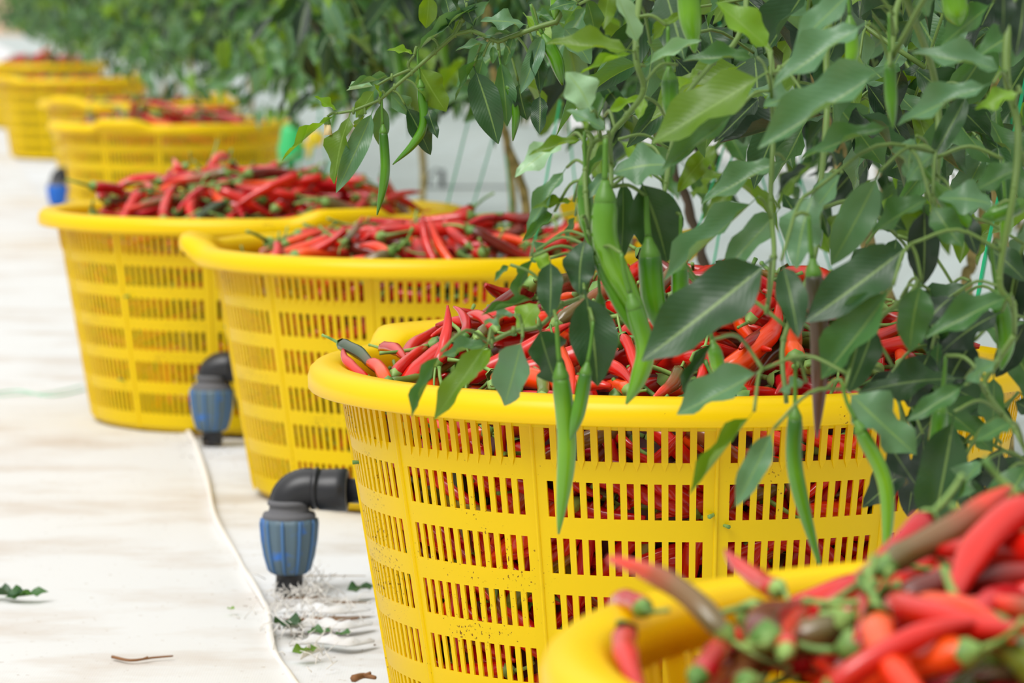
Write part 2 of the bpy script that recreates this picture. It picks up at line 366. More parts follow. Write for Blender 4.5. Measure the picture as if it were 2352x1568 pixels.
BASK = [
 (2775, 1.645, 60, 'yellow slatted basket of chillies nearest the camera, cut off and blurred', .262, .062, 210, 0),
 (1560, 2.98, 135, 'large yellow slatted basket in sharp focus, overhung by chilli leaves', .270, .078, 300, 420),
 (1015, 4.43, 183, 'yellow basket of red chillies just behind the sharply focused one, handle at its left', .264, .036, 300, 300),
 (581, 5.20, 119, 'yellow basket with arched front handle, tall heap of chillies, elbow fitting before it', .266, .064, 300, 220),
 (397, 8.95, 70, 'blurred yellow basket behind the one with the arched front handle', .268, .034, 220, 110),
 (325, 10.85, 48, 'blurred yellow basket with raised handle under hanging green chillies', .258, .02, 180, 60),
 (165, 13.9, 40, 'small blurred yellow basket standing at the left edge of the photo', .256, .016, 160, 0),
 (100, 17.2, 20, 'furthest yellow basket in the row, only its rim and heap showing', .268, .05, 140, 0),
]
NICK = ['nearest basket', 'sharp basket', 'second basket', 'arched-handle basket', 'fourth basket', 'fifth basket', 'left-edge basket', 'furthest basket']
CEN = []
for i, (cx, d, ha, lab, e0, pk, n1, n2) in enumerate(BASK):
    c = at(cx, .965 * RO * F / d, d); c.z = 0; CEN.append(c)
    r = root('basket', c, lab, 'basket', 'yellow baskets of picked chillies in a row')
    ob('body', BM, r); ob('bottom', BB, r); ri = ob('rim', BRIM, r); ri.rotation_euler = (0, 0, math.radians(ha))
    for q in (0, PI): h = ob('handle', BH, r); h.rotation_euler = (0, 0, math.radians(ha) + q)
    if i < 4 or True:
        for k in range(12): rb = ob('rib', BR, r); rb.rotation_euler = (0, 0, k * PI / 6)
    # rotate the slot pattern so that ribs land where the photo has them
    off = {1: 3.5}.get(i, 7 * i)
    for ch in r.children:
        if ch.name.split('.')[0] == 'rib': ch.rotation_euler.z += math.radians(off)
        if ch.name.split('.')[0] == 'body': ch.rotation_euler.z = math.radians(off)

# ---------------------------------------------------------------- chilli shapes (canonical: calyx at x=0, tip at x=1)
def chili_arrays(bend, rings, sides, seed):
    rn = random.Random(seed); V = []; Fc = []; UV = []; hook = rn.uniform(-.05, .09)
    ph = rn.uniform(0, 6)
    for i in range(rings + 1):
        t = i / rings; tt = t ** .9
        r = .083 * (min(1, .72 + 3.5 * tt) if tt < .08 else (1 - .10 * tt)) * (1 - max(0, tt - .45) ** 1.8 * 2.15)
        r = max(r, .004 if i == rings else .018); r *= 1 + .05 * math.sin(tt * 17 + ph)
        if i == 0: r *= .6
        cx, cy, cz = tt, bend * 4 * tt * (1 - tt), hook * max(0, tt - .6) ** 2 * 2 + .01 * math.sin(tt * 8 + ph)
        for k in range(sides):
            a = 2 * PI * k / sides; rr = r * (1 + .07 * math.cos(3 * a + ph + tt * 2))
            V.append((cx, cy + rr * math.cos(a), cz + rr * math.sin(a))); UV.append((k / sides, tt))
    for i in range(rings):
        for k in range(sides):
            k2 = (k + 1) % sides; Fc.append((i * sides + k, i * sides + k2, (i + 1) * sides + k2, (i + 1) * sides + k))
    V.append((V[-1][0] + .004, bend * 0, V[-1][2])); UV.append((.5, 1)); tip = len(V) - 1
    for k in range(sides): Fc.append((rings * sides + k, rings * sides + (k + 1) % sides, tip))
    return np.array(V, float), Fc, np.array(UV, float)
def stem_arrays(bend, seed, n=8, lo=False):
    rn = random.Random(seed + 99); b = MB(); t0 = 4 * bend
    ax = Vector((1, t0, 0)).normalized()
    # calyx cap with a star edge
    V = []; Fc = []; prof = [(-.045, .022), (-.036, .034), (-.014, .050), (.008, .068), (.028, .077)]
    for j, (x, r) in enumerate(prof):
        for k in range(n):
            a = 2 * PI * k / n; xx = x + (.025 if (j == len(prof) - 1 and k % 2 == 0) else 0) ; rr = r * (1 + .10 * rn.uniform(-1, 1))
            c = ax * xx; s = Vector((-ax.y, ax.x, 0)); V.append(c + s * rr * math.cos(a) + Vector((0, 0, 1)) * rr * math.sin(a))
    for j in range(len(prof) - 1):
        for k in range(n): k2 = (k + 1) % n; Fc.append((j * n + k, j * n + k2, (j + 1) * n + k2, (j + 1) * n + k))
    b.add(V, Fc)
    a1, a2 = rn.uniform(-1, 1), rn.uniform(-1, 1); L = rn.uniform(.22, .42)
    pts = [ax * -.05, ax * -.05 + Vector((-L * .35, .03 * a1, .03 * a2)), ax * -.05 + Vector((-L * .7, .11 * a1, .10 * a2)), ax * -.05 + Vector((-L, .24 * a1, .2 * a2))]
    pc = curve(pts, 2 if lo else 3); b.tube(pc, taper(.022, .016, len(pc) - 1) + [.021], 5 if lo else 6)
    return np.array(b.V, float), b.F
BENDS = [-.13, -.09, -.05, .02, .06, .10, .14, -.02]
HI = [(chili_arrays(bd, 13, 10, i), stem_arrays(bd, i)) for i, bd in enumerate(BENDS)]
LO = [(chili_arrays(bd, 7, 6, i), stem_arrays(bd, i, 6, True)) for i, bd in enumerate(BENDS)]
CACHE = {}
def chili_meshes(v, colour, mats=PM):
    k = (v, colour)
    if k not in CACHE:
        (V, Fc, UV), (SV, SF) = HI[v]
        CACHE[k] = (mesh_from('chili_' + colour.replace(' ', '_').replace('-', '_'), V, Fc, mats[colour], UV), mesh_from('chili_stem', SV, SF, STEMM, [(.5, .5)] * len(SV)))
    return CACHE[k]
def frame(base, tip, bendto, L=None, wr=1.0):
    """matrix taking the canonical shape (x 0..1, bend towards +y) to base->tip"""
    x = (tip - base); L = L or x.length; x = x.normalized(); y = bendto - x * bendto.dot(x)
    if y.length < 1e-4: y = x.orthogonal()
    y.normalize(); z = x.cross(y)
    return Matrix(((x.x * L, y.x * L * wr, z.x * L * wr, base.x), (x.y * L, y.y * L * wr, z.y * L * wr, base.y), (x.z * L, y.z * L * wr, z.z * L * wr, base.z), (0, 0, 0, 1)))

COLS = ['bright red', 'orange-red', 'crimson', 'maroon', 'half-ripe brown', 'olive green', 'dark green']
CW = [.50, .13, .13, .08, .08, .05, .03]
PEP = []   # dicts: basket, matrix, variant, colour, where
def mound(i, x, y):
    e0, pk = BASK[i][4], BASK[i][5]; rho = math.hypot(x, y) / .262; e0 -= (.0 if i == 0 else .002 if i == 1 else .016) * max(0, rho - .72) / .28
    sk = .004 if i == 0 else 0
    if i == 1: sk = .004 + .006 * (y + x) / .26
    return e0 + sk + pk * max(0, 1 - rho ** 1.55) + .008 * noise.noise(Vector((x * 14, y * 14, i * 3.7)))
def heap(i, n):
    cell = .003; G = 190; half = G * cell / 2; c = CEN[i]
    gx = (np.arange(G) + .5) * cell - half; X, Y = np.meshgrid(gx, gx, indexing='ij')
    base = np.array([[mound(i, a, b) for b in gx[::5]] for a in gx[::5]]).repeat(5, 0).repeat(5, 1)[:G, :G]
    H = base - .046 - {0: -.002, 1: .030, 2: .025, 3: .027, 4: .002, 5: -.010, 6: -.018, 7: -.017}[i]; ts = np.linspace(0, 1, 9)
    for q in range(n):
        L = random.uniform(.078, .106); v = random.randrange(8); wr = random.uniform(.85, 1.12); bd = BENDS[v]; best = None
        rads = L * wr * .083 * np.array([.8, 1, 1, .98, .95, .88, .75, .55, .3])
        for tr in range(4):
            for _ in range(20):
                rho = .252 * math.sqrt(random.random()); ph = random.uniform(0, 2 * PI); az = random.uniform(0, 2 * PI)
                cx, cy = rho * math.cos(ph), rho * math.sin(ph); ca, sa = math.cos(az), math.sin(az)
                lx = (ts - .5) * L; ly = bd * 4 * ts * (1 - ts) * L * wr
                px = cx + lx * ca - ly * sa; py = cy + lx * sa + ly * ca
                if px[0] ** 2 + py[0] ** 2 < .238 ** 2 and px[-1] ** 2 + py[-1] ** 2 < (.262 if q < n * .8 else .270) ** 2: break
            ii = np.clip(((px + half) / cell).astype(int), 1, G - 2); jj = np.clip(((py + half) / cell).astype(int), 1, G - 2)
            hk = np.maximum.reduce([H[ii, jj], H[ii + 1, jj], H[ii - 1, jj], H[ii, jj + 1], H[ii, jj - 1]])
            mb = base[ii[4], jj[4]]
            for tl in (-.5, -.32, -.16, 0, .16, .32, .5):
                z0 = float(np.max(hk + rads * .75 - lx * tl)); sc = z0 - mb + abs(tl) * .001 - .010 * (q % 7 == 0 and rho < .17) * abs(tl)
                if best is None or sc < best[0]: best = (sc, z0, tl, cx, cy, ca, sa, px, py, lx)
        sc, z0, tl, cx, cy, ca, sa, px, py, lx = best
        zz = z0 + lx * tl
        for k in range(9):
            a = int((px[k] + half) / cell); b = int((py[k] + half) / cell); rc = max(1, int(rads[k] / cell + .5))
            a0, a1, b0, b1 = max(0, a - rc), min(G, a + rc + 1), max(0, b - rc), min(G, b + rc + 1)
            if a1 > a0 and b1 > b0: H[a0:a1, b0:b1] = np.maximum(H[a0:a1, b0:b1], zz[k] + rads[k] * .75)
        ct = 1 / math.sqrt(1 + tl * tl); x = Vector((ca * ct, sa * ct, tl * ct)); ctr = Vector((c.x + cx, c.y + cy, z0))
        M = frame(ctr - x * L / 2, ctr + x * L / 2, Vector((-sa, ca, 0)), L, wr)
        PEP.append(dict(b=i, M=M, v=v, c=random.choices(COLS, CW)[0], w='heap', n=q / n))
    rr = np.hypot(X, Y) < .2; print('heap', i, 'excess', float((H - base)[rr].mean()))
    return H
def wallpack(i, n):
    c = CEN[i]; layers = 2
    for q in range(n):
        L = random.uniform(.078, .104); z = random.uniform(.03, BASK[i][4] - .015)
        th = random.uniform(-PI * .98, -PI * .02) if i > 1 else random.uniform(-PI * 1.02, PI * .02)
        dep = .010 + .020 * (q % 3) / 2; 
        tl = random.gauss(0, .75); tl = max(-1.4, min(1.4, tl)); sg = random.choice((-1, 1))
        tan = Vector((-math.sin(th), math.cos(th), 0)) * sg; dr = (tan * math.cos(tl) + Vector((0, 0, 1)) * math.sin(tl))
        rw = rbody(z - .02) - dep - .006; 
        cc = Vector((c.x + rw * math.cos(th), c.y + rw * math.sin(th), z)); inward = Vector((-math.cos(th), -math.sin(th), 0))
        b0 = cc - dr * L / 2; t0 = cc + dr * L / 2
        for P in (b0, t0):
            P.z = max(.014, min(BASK[i][4] + .0, P.z)); rho = math.hypot(P.x - c.x, P.y - c.y); mxr = rbody(P.z) - .0105 - dep * .7 - (.016 if (P is b0 and q % 16) else 0)
            if rho > mxr: P.x = c.x + (P.x - c.x) * mxr / rho; P.y = c.y + (P.y - c.y) * mxr / rho
        # bend outward so that the fruit follows the wall
        v = random.choice((0, 1, 2, 4, 5)); s = -1 if BENDS[v] < 0 else 1
        PEP.append(dict(b=i, M=frame(b0, t0, -inward * s * 1.0 + Vector((0, 0, random.uniform(-.5, .5))), (t0 - b0).length, .92), v=v, c=random.choices(COLS, [.5, .12, .14, .10, .07, .05, .02])[0], w='slots', n=0))
for i in range(8):
    heap(i, BASK[i][6])
    if BASK[i][7]: wallpack(i, BASK[i][7])
# individually recognisable chillies: (basket, base px, tip px, width px, colour, bend sign, lift)
SPEC = [
 (1, (1003, 838), (1028, 702), 26, 'bright red', .3), (1, (1066, 775), (1043, 703), 24, 'crimson', .5), (1, (783, 790), (872, 860), 30, 'dark green', .3),
 (1, (850, 876), (788, 803), 26, 'bright red', -.4), (1, (893, 880), (838, 836), 22, 'orange-red', .6), (1, (892, 880), (1045, 832), 28, 'olive green', -.3),
 (1, (905, 862), (1000, 800), 27, 'bright red', .5), (1, (1092, 764), (993, 772), 19, 'orange-red', .4), (1, (1140, 758), (1063, 732), 21, 'bright red', .6),
 (1, (1096, 775), (1182, 724), 30, 'half-ripe brown', .2), (1, (1245, 915), (1226, 842), 30, 'olive green', .3), (1, (1278, 795), (1316, 912), 28, 'orange-red', .3),
 (1, (1370, 842), (1455, 884), 34, 'bright red', .4), (1, (1430, 770), (1462, 885), 26, 'bright red', .2), (1, (1446, 897), (1378, 896), 26, 'orange-red', .3),
 (1, (1690, 728), (1768, 803), 24, 'orange-red', -.6), (1, (1560, 852), (1500, 915), 34, 'half-ripe brown', .3), (1, (1722, 735), (1800, 700), 32, 'bright red', .5),
 (1, (1812, 838), (1782, 905), 34, 'bright red', .2), (1, (1925, 885), (1915, 940), 36, 'bright red', .2), (1, (1795, 765), (1700, 800), 36, 'maroon', .3),
 (1, (880, 800), (935, 828), 26, 'bright red', .3), (1, (1130, 885), (1195, 862), 30, 'maroon', .3), (1, (1290, 905), (1130, 895), 24, 'crimson', -.3), (1, (1620, 800), (1590, 905), 28, 'bright red', .3),
 (1, (1190, 900), (1140, 862), 24, 'bright red', .3), (1, (2068, 840), (2050, 800), 30, 'orange-red', .3), (1, (2120, 985), (2230, 930), 34, 'dark green', .3), (1, (2225, 950), (2205, 1000), 32, 'crimson', .3),
 (2, (1003, 612), (972, 494), 23, 'bright red', -.3), (2, (1042, 612), (986, 500), 23, 'orange-red', -.3), (2, (1078, 566), (1018, 500), 22, 'bright red', -.3),
 (2, (650, 596), (797, 522), 25, 'bright red', -.4), (2, (790, 556), (833, 497), 17, 'half-ripe brown', .3), (2, (927, 517), (830, 555), 17, 'bright red', .5),
 (2, (1157, 503), (1062, 524), 19, 'crimson', .5), (2, (637, 560), (617, 612), 22, 'bright red', .2), (2, (915, 602), (825, 566), 25, 'orange-red', .7), (2, (1210, 560), (1110, 545), 20, 'orange-red', .3),
 (3, (385, 414), (243, 446), 26, 'bright red', .5), (3, (400, 405), (398, 364), 18, 'orange-red', .3), (3, (545, 420), (735, 412), 22, 'orange-red', -.3), (3, (690, 402), (532, 482), 22, 'bright red', .3),
 (3, (478, 428), (408, 484), 18, 'crimson', .3), (3, (462, 408), (560, 392), 26, 'bright red', .3), (3, (880, 462), (968, 440), 15, 'bright red', .3), (3, (520, 360), (478, 395), 22, 'orange-red', .4),
 (0, (1672, 1460), (1396, 1283), 56, 'half-ripe brown', .5), (0, (1790, 1352), (1668, 1264), 46, 'bright red', -.3), (0, (1440, 1448), (1482, 1600), 62, 'bright red', -.3),
 (0, (2085, 1406), (2330, 1470), 68, 'orange-red', .5), (0, (1905, 1590), (2260, 1425), 62, 'bright red', .4), (0, (1805, 1500), (1855, 1396), 52, 'bright red', -.2),
 (0, (1980, 1380), (1965, 1470), 50, 'crimson', .3), (0, (1600, 1560), (1700, 1480), 60, 'crimson', .3), (0, (2352, 1380), (2200, 1450), 60, 'crimson', .5), (0, (1480, 1400), (1400, 1390), 36, 'crimson', .3),
]
for (i, bp, tp, wpx, col, bs) in SPEC:
    c = CEN[i]; d = None
    ym = max(bp[1], tp[1]); xm = bp[0] if bp[1] == ym else tp[0]
    best = None
    for q in range(140):
        d = BASK[i][1] - .28 + .004 * q; P = at(xm, ym, d); rho = math.hypot(P.x - c.x, P.y - c.y); g = P.z - mound(i, P.x - c.x, P.y - c.y) - .022
        if rho > .262: continue
        if best is None or g < best[0]: best = (g, d)
        if g <= 0: break
    d = best[1] if best else BASK[i][1] - .1
    steep = abs(bp[1] - tp[1]) / max(1, math.hypot(bp[0] - tp[0], bp[1] - tp[1]))
    dt = (random.uniform(-.015, .015) if steep > .7 else .02)
    B, T = at(*bp, d), at(*tp, d)
    if bp[1] >= tp[1]: T = at(*tp, d + dt)
    else: B = at(*bp, d + dt)
    L = (T - B).length
    if L < .068:   # foreshortened: lay it back along the view
        need = math.sqrt(.075 ** 2 - L * L)
        if bp[1] >= tp[1]: T = at(*tp, d + dt + need)
        else: B = at(*bp, d + dt + need)
        L = (T - B).length
    side = Vector((0, 0, 1)).cross(T - B) if steep > .7 else Vector((0, -.2, 1))
    if steep > .7: side = Vector((1 if bs > 0 else -1, 0, .2))
    v = 5 if abs(bs) > .35 else 4; wr = min(1.25, max(.7, wpx / F * d / .158 / L))
    PEP.append(dict(b=i, M=frame(B, T, side * (1 if bs > 0 or steep > .7 else -1), L, wr), v=v, c=col, w='heap', n=1.0, s=1))

# ---------------------------------------------------------------- irrigation elbows
def elbow(x, y, s, label, blue, pipe_end, yaw=0.0):
    r = root('pipe_elbow', (x, y, 0), label, 'pipe fitting', None, yaw)
    b = MB(); b.tube([(0, 0, -.003), (0, 0, .03)], .0135, 16); ob('riser', b.mesh('riser', BLACKP), r)
    b = MB(); b.lathe([(.001, .016), (.017, .016), (.020, .020), (.0235, .034), (.0262, .050), (.0275, .066), (.0275, .071), (.024, .072)], 64, flute=.045, nf=10); n = ob('nut', b.mesh('nut', blue), r)
    b = MB(); b.tube([(.0168, 0, .0165), (.0202, 0, .020), (.0240, 0, .034), (.0267, 0, .050), (.0281, 0, .066), (.0279, 0, .0712)], [.0012, .0017, .0019, .0019, .0018, .0010], 6); RM = b.mesh('ridge', BLUERIB if blue is BLUEP else blue)
    for k in range(10): q_ = ob('ridge', RM, n); q_.rotation_euler = (0, 0, k * PI / 5 + .2)
    b = MB(); b.lathe([(.0262, .071), (.0268, .074), (.0255, .077), (.0205, .078), (.0195, .084), (.0215, .085), (.0215, .089), (.019, .090)], 40); ob('collar', b.mesh('collar', DIRTG), r)
    b = MB(); pts = [(0, 0, .076), (0, 0, .086)]
    for k in range(9): a = k / 8 * PI / 2; pts.append((.022 * (1 - math.cos(a)), 0, .086 + .016 * math.sin(a)))
    pts += [(.032, 0, .1015)]
    b.tube(pts, taper(.0185, .0195, len(pts)), 20); b.tube([(.024, 0, .1015), (.025, 0, .1015), (.028, 0, .101), (.029, 0, .101)], [.0195, .0212, .0212, .0195], 20)
    # raised spine along the bend
    sp = []
    for k in range(9): a = k / 8 * PI / 2; sp.append((.022 - (.0405) * math.cos(a), 0, .086 + .0345 * math.sin(a)))
    b.tube(sp, .0016, 6); ob('elbow', b.mesh('elbow', BLACKP), r)
    b = MB(); b.lathe([(.0195, .030), (.0205, .032), (.0215, .048), (.0218, .058), (.0195, .0585), (.0165, .058), (.0160, .040)], 28, (0, 0, .100), axis='X'); ob('socket', b.mesh('socket', BLACKP), r)
    b = MB(); b.lathe([(.0198, .0586), (.0165, .0590), (.0163, .0560)], 28, (0, 0, .100), axis='X'); ob('socket_lip', b.mesh('socket_lip', mat('dusty_lip', lin(150, 138, 118), .8)), r)
    b = MB(); b.tube([(.045, 0, .100), (.12, 0, .097), (pipe_end * .6, 0, .07), (pipe_end, 0, .02)], .0125, 14); ob('pipe', b.mesh('pipe', BLACKP), r)
    return r
e1 = gnd(665, 1352); elbow(e1.x, e1.y, 1, 'black elbow on a ribbed blue-grey nut, beside the sharply focused basket', BLUEP, .62, math.radians(-4))
e2 = at(487, 1000, 4.885); elbow(e2.x, e2.y, 1, 'black elbow with blue-grey nut half hidden behind the second basket', BLUEP, .55, math.radians(-10))
e3 = at(132, 470, 10.3); elbow(e3.x, e3.y, 1, 'bright blue pipe fitting, blurred, left of the arched-handle basket', BLUEV, .15, math.radians(60))
def card(pts, th, name, m, label, cat):
    P = [Vector(p) for p in pts]; n = (P[1] - P[0]).cross(P[2] - P[0]).normalized() * th; b = MB(); k = len(P)
    b.add(P + [p + n for p in P], [tuple(range(k - 1, -1, -1)), tuple(range(k, 2 * k))] + [(q, (q + 1) % k, (q + 1) % k + k, q + k) for q in range(k)])
    o = ob(name, b.mesh(name, m, False)); o['label'] = label; o['category'] = cat; return o
card([at(1283, 472, 5.02), at(1334, 446, 5.05), at(1398, 406, 5.10), at(1406, 470, 5.10), at(1372, 530, 5.06), at(1336, 575, 5.04), at(1316, 575, 5.02)], .002, 'sticky_card', YEL, 'plain yellow card hanging among leaves behind the second basket', 'card')
# green fitting with yellow knob
q = at(668, 330, 8.2); r = root('valve', (q.x, q.y, 0), 'green plastic valve with round yellow knob, blurred, right of the fourth basket', 'valve')
b = MB(); b.tube([(0, 0, -.003), (0, 0, q.z - .03)], .010, 12); ob('riser', b.mesh('valve_riser', mat('green_pipe', lin(60, 150, 90), .5)), r)
b = MB(); b.lathe([(.001, -.04), (.028, -.038), (.030, -.01), (.024, .012), (.022, .030), (.016, .042), (.001, .046)], 24, (0, 0, q.z)); ob('body', b.mesh('valve_body', mat('green_plastic', lin(60, 190, 110), .35)), r)
b = MB(); b.tube([(.02, 0, q.z), (.045, -.01, q.z - .005), (.04, -.01, q.z - .03)], .007, 10); ob('lever', b.mesh('valve_lever', YEL), r)
b = MB(); b.lathe([(.001, -.018), (.010, -.016), (.017, -.007), (.018, .004), (.012, .015), (.001, .018)], 20, (.055, -.01, q.z + .012)); ob('knob', b.mesh('valve_knob', YEL), r)
# ---------------------------------------------------------------- leaves (canonical: base x=0, tip x=1, width +-.5 in y, normal +z)
def leaf_arrays(droop, fold, wave, seed, nl=11, pet=.10):
    rn = random.Random(seed); V = []; Fc = []; UV = []; ph = rn.uniform(0, 6); sk = rn.uniform(-.06, .06)
    us = (-1, -.5, 0, .5, 1)
    for i in range(nl + 1):
        t = i / nl
        if t <= pet: hw = .018
        else:
            s = (t - pet) / (1 - pet); hw = .5 * (s ** .62) * ((1 - s) ** .88) / .452; hw = max(hw, .012)
        z0 = -droop * (t ** 2) + droop * .45 * t; y0 = sk * math.sin(t * PI)
        for u in us:
            y = y0 + u * hw; z = z0 + fold * abs(u) * hw * .9 + wave * math.sin(t * 13 + ph + (0 if u < 0 else 1.7)) * (abs(u) ** 2) * hw * .35
            V.append((t, y, z)); UV.append((.5 + u * .5, t))
    for i in range(nl):
        for k in range(4): a = i * 5 + k; Fc.append((a, a + 5, a + 6, a + 1))
    return np.array(V), Fc, np.array(UV)
LV = [leaf_arrays(dr, fo, wv, i) for i, (dr, fo, wv) in enumerate([(.05, .25, .5), (.18, .35, .7), (.30, .25, .5), (-.12, .3, .8), (.12, .15, 1.0), (.42, .4, .4), (.0, .5, .6), (.22, .2, 1.2)])]
LLO = [leaf_arrays(dr, fo, .4, i, 5, .08) for i, (dr, fo) in enumerate([(.05, .3), (.2, .35), (.32, .3), (-.1, .3), (.12, .2), (.4, .4), (.0, .5), (.22, .2)])]
LC = {}
def leaf_mesh(v, k):
    if (v, k) not in LC: V, Fc, UV = LV[v]; LC[(v, k)] = mesh_from('leaf_' + k, V, Fc, LM[k], UV)
    return LC[(v, k)]
def lframe(base, tip, nrm, wid):
    x = tip - base; L = x.length; x.normalize(); z = nrm - x * nrm.dot(x)
    if z.length < 1e-4: z = x.orthogonal()
    z.normalize(); y = z.cross(x)
    return Matrix(((x.x * L, y.x * wid, z.x * L, base.x), (x.y * L, y.y * wid, z.y * L, base.y), (x.z * L, y.z * wid, z.z * L, base.z), (0, 0, 0, 1)))
def merged(name, items, arrs, mats_list):
    """items: (variant, matrix, material index) -> one mesh"""
    Vs, Fi, Ls, Us, Mi = [], [], [], [], []; off = 0
    tri = {}
    for v, M, mi in items:
        V, Fc, UV = arrs[v]; A = np.array(M); Vs.append(V @ A[:3, :3].T + A[:3, 3]); Us.append(UV)
        for f in Fc: pass
        if v not in tri: tri[v] = (np.array([i for f in Fc for i in f], np.int64), np.array([len(f) for f in Fc], np.int64))
        li, ln = tri[v]; Fi.append(li + off); Ls.append(ln); Mi.append(np.full(len(ln), mi, np.int32)); off += len(V)
    V = np.concatenate(Vs); li = np.concatenate(Fi); ln = np.concatenate(Ls); mi = np.concatenate(Mi); U = np.concatenate(Us)
    me = bpy.data.meshes.new(name); me.vertices.add(len(V)); me.vertices.foreach_set('co', V.astype(np.float32).ravel())
    me.loops.add(len(li)); me.loops.foreach_set('vertex_index', li.astype(np.int32)); me.polygons.add(len(ln))
    st = np.concatenate([[0], np.cumsum(ln)[:-1]]); me.polygons.foreach_set('loop_start', st.astype(np.int32)); me.polygons.foreach_set('loop_total', ln.astype(np.int32))
    for m in mats_list: me.materials.append(m)
    me.polygons.foreach_set('material_index', mi); me.polygons.foreach_set('use_smooth', np.ones(len(ln), bool))
    l = me.uv_layers.new(name='UVMap'); l.data.foreach_set('uv', U[li].astype(np.float32).ravel())
    me.update(calc_edges=True); return me

class Plant:
    def __init__(s, name, loc, label, group='chilli plants growing behind the baskets', bark=None):
        s.o = root(name, loc, label, 'plant', group); s.loc = Vector(loc); s.segs = []; s.tw = MB(); s.tr = MB(); s.bark = bark or BARK
    def trunk(s, pts, r0, r1):
        c = curve(pts, 6); c = [p + Vector((.002 * math.sin(i * 1.3), 0, 0)) for i, p in enumerate(c)]
        s.tr.tube([p - s.loc for p in c], [r * (1 + .12 * math.sin(i * 2.1)) for i, r in enumerate(taper(r0, r1, len(c)))], 9); s.segs += c
    def branch(s, pts, r0=.0028, r1=.0018, nodes=False):
        r0 *= .82; r1 *= .85
        c = curve(pts, 6) if not nodes else [Vector(a).lerp(Vector(b), k / 5) for a, b in zip(pts, pts[1:]) for k in range(5)] + [Vector(pts[-1])]; s.tw.tube([p - s.loc for p in c], taper(r0, r1, len(c)), 7); s.segs += c
        for p in pts[1:-1]: s.tw.tube([Vector(p) - s.loc - Vector((0, 0, .003)), Vector(p) - s.loc, Vector(p) - s.loc + Vector((0, 0, .003))], [r1 * .8, r1 * 1.7, r1 * .8], 6)
    def link(s, p, r=.0011, mx=9.0):
        if not s.segs: return
        q = min(s.segs, key=lambda a: (a - p).length_squared + (1 if a.z < p.z - .05 else 0)); d = (q - p).length
        if d < .004 or d > mx: return
        m = (p + q) / 2 + Vector((0, 0, min(.03, .18 * d))); c = curve([q, m, p], 4)
        s.tw.tube([a - s.loc for a in c], taper(max(r, min(.0022, .008 * d + .0008)), r, len(c)), 5)
        if d > .05: s.segs += c[2:]
    def leaf(s, base, tip, wid, k='m', nrm=None, v=None, link=True):
        v = random.randrange(8) if v is None else v
        o = ob('leaf', leaf_mesh(v, k), s.o); o.matrix_local = Matrix.Translation(-s.loc) @ lframe(base, tip, nrm or Vector((0, -.5, .9)), wid)
        if link: s.link(base)
    def pleaf(s, b, t, wpx, d, k='m', v=None, dd=None, nrm=None):
        """leaf from pixel measurements at real depth d"""
        dd = random.uniform(-.02, .025) if dd is None else dd
        B, T = at(*b, d), at(*t, d + dd); up = Vector((0, 0, 1))
        n = nrm or Vector((random.uniform(-.3, .3), -.75, .65)).normalized()
        T = T + (T - B) * (.06 if d < 2.6 else 0); s.leaf(B, T, wpx / F * d * (1.36 if d < 2.6 else 1.18), k, n, v)
    def chili(s, pts, wpx, d, m=GREENM, bend=None):
        """hanging fruit through pixel points"""
        P = [at(*p, d) for p in pts]; c = curve(P, 8) if len(P) > 2 else curve([P[0], (P[0] + P[1]) / 2 + Vector((bend or .002, 0, 0)), P[1]], 8)
        R = wpx / F * d / 2; n = len(c); b = MB(); rr = []
        for i in range(n):
            t = i / (n - 1); rr.append(R * max(.07, (min(1, .8 + 2 * t)) * (1 - max(0, t - .5) ** 1.8 * 3.1)))
        b.tube([p - s.loc for p in c], rr, 12)
        for i in range(n):
            for k in range(12): b.UV[i * 12 + k] = (k / 12, i / (n - 1))
        body = ob('green_chili' if m is not PURPLE else 'dark_chili', b.mesh('green_chili', m), s.o)
        if m is PURPLE: body['label'] = 'dark brown-purple fruit'
        ax = (c[1] - c[0]).normalized(); b = MB(); b.tube([c[0] - s.loc + ax * R * q_ for q_ in (-1.3, -.9, -.5, -.1, .25, .6)], [R * q_ for q_ in (.28, .42, .62, .80, .90, .86)], 12)
        st = c[0] - ax * R * 1.3; up = curve([st, st - ax * .012, st - ax * .02 + Vector((0, 0, .006))], 4); b.tube([p - s.loc for p in up], taper(R * .3, R * .22, len(up)), 6)
        ob('calyx', b.mesh('calyx', CALYX), body); s.link(up[-1], .0013)
    def done(s):
        if s.tr.V: ob('trunk', s.tr.mesh('trunk', s.bark), s.o)
        if s.tw.V: ob('branch', s.tw.mesh('branch', GSTEM), s.o)

def W(px, py, d): return at(px, py, d)
G0 = lambda px, d: Vector((at(px, 0, d).x, d, -.002))

# --- A: plant at the right, its branches hang in front of the sharp basket
A = Plant('chili_plant', (.62, 2.42, 0), 'chilli plant at the right edge, big blurred leaves hanging over the sharp basket')
A.trunk([(.62, 2.42, -.002), (.61, 2.41, .3), (.57, 2.38, .6), (.52, 2.36, .85)], .009, .006)
top = Vector((.52, 2.36, .85))
A.branch([top, W(2420, -260, 2.34), W(2330, 0, 2.27), W(2312, 165, 2.25), W(2338, 290, 2.24), W(2330, 430, 2.22), W(2296, 640, 2.22), W(2328, 700, 2.22), W(2330, 770, 2.2)], .004)
A.branch([W(2330, 770, 2.2), W(2288, 835, 2.2), W(2262, 892, 2.2), W(2330, 985, 2.18), W(2372, 1070, 2.16)], .0026)
A.branch([top, W(2230, -300, 2.34), W(2075, -20, 2.28), W(2055, 70, 2.26), W(2046, 150, 2.24)], .003)
A.branch([W(2075, -20, 2.28), W(2150, 200, 2.36), W(2148, 450, 2.33), W(2112, 640, 2.32), W(2060, 700, 2.3), W(2012, 742, 2.29), W(1945, 890, 2.27)], .003)
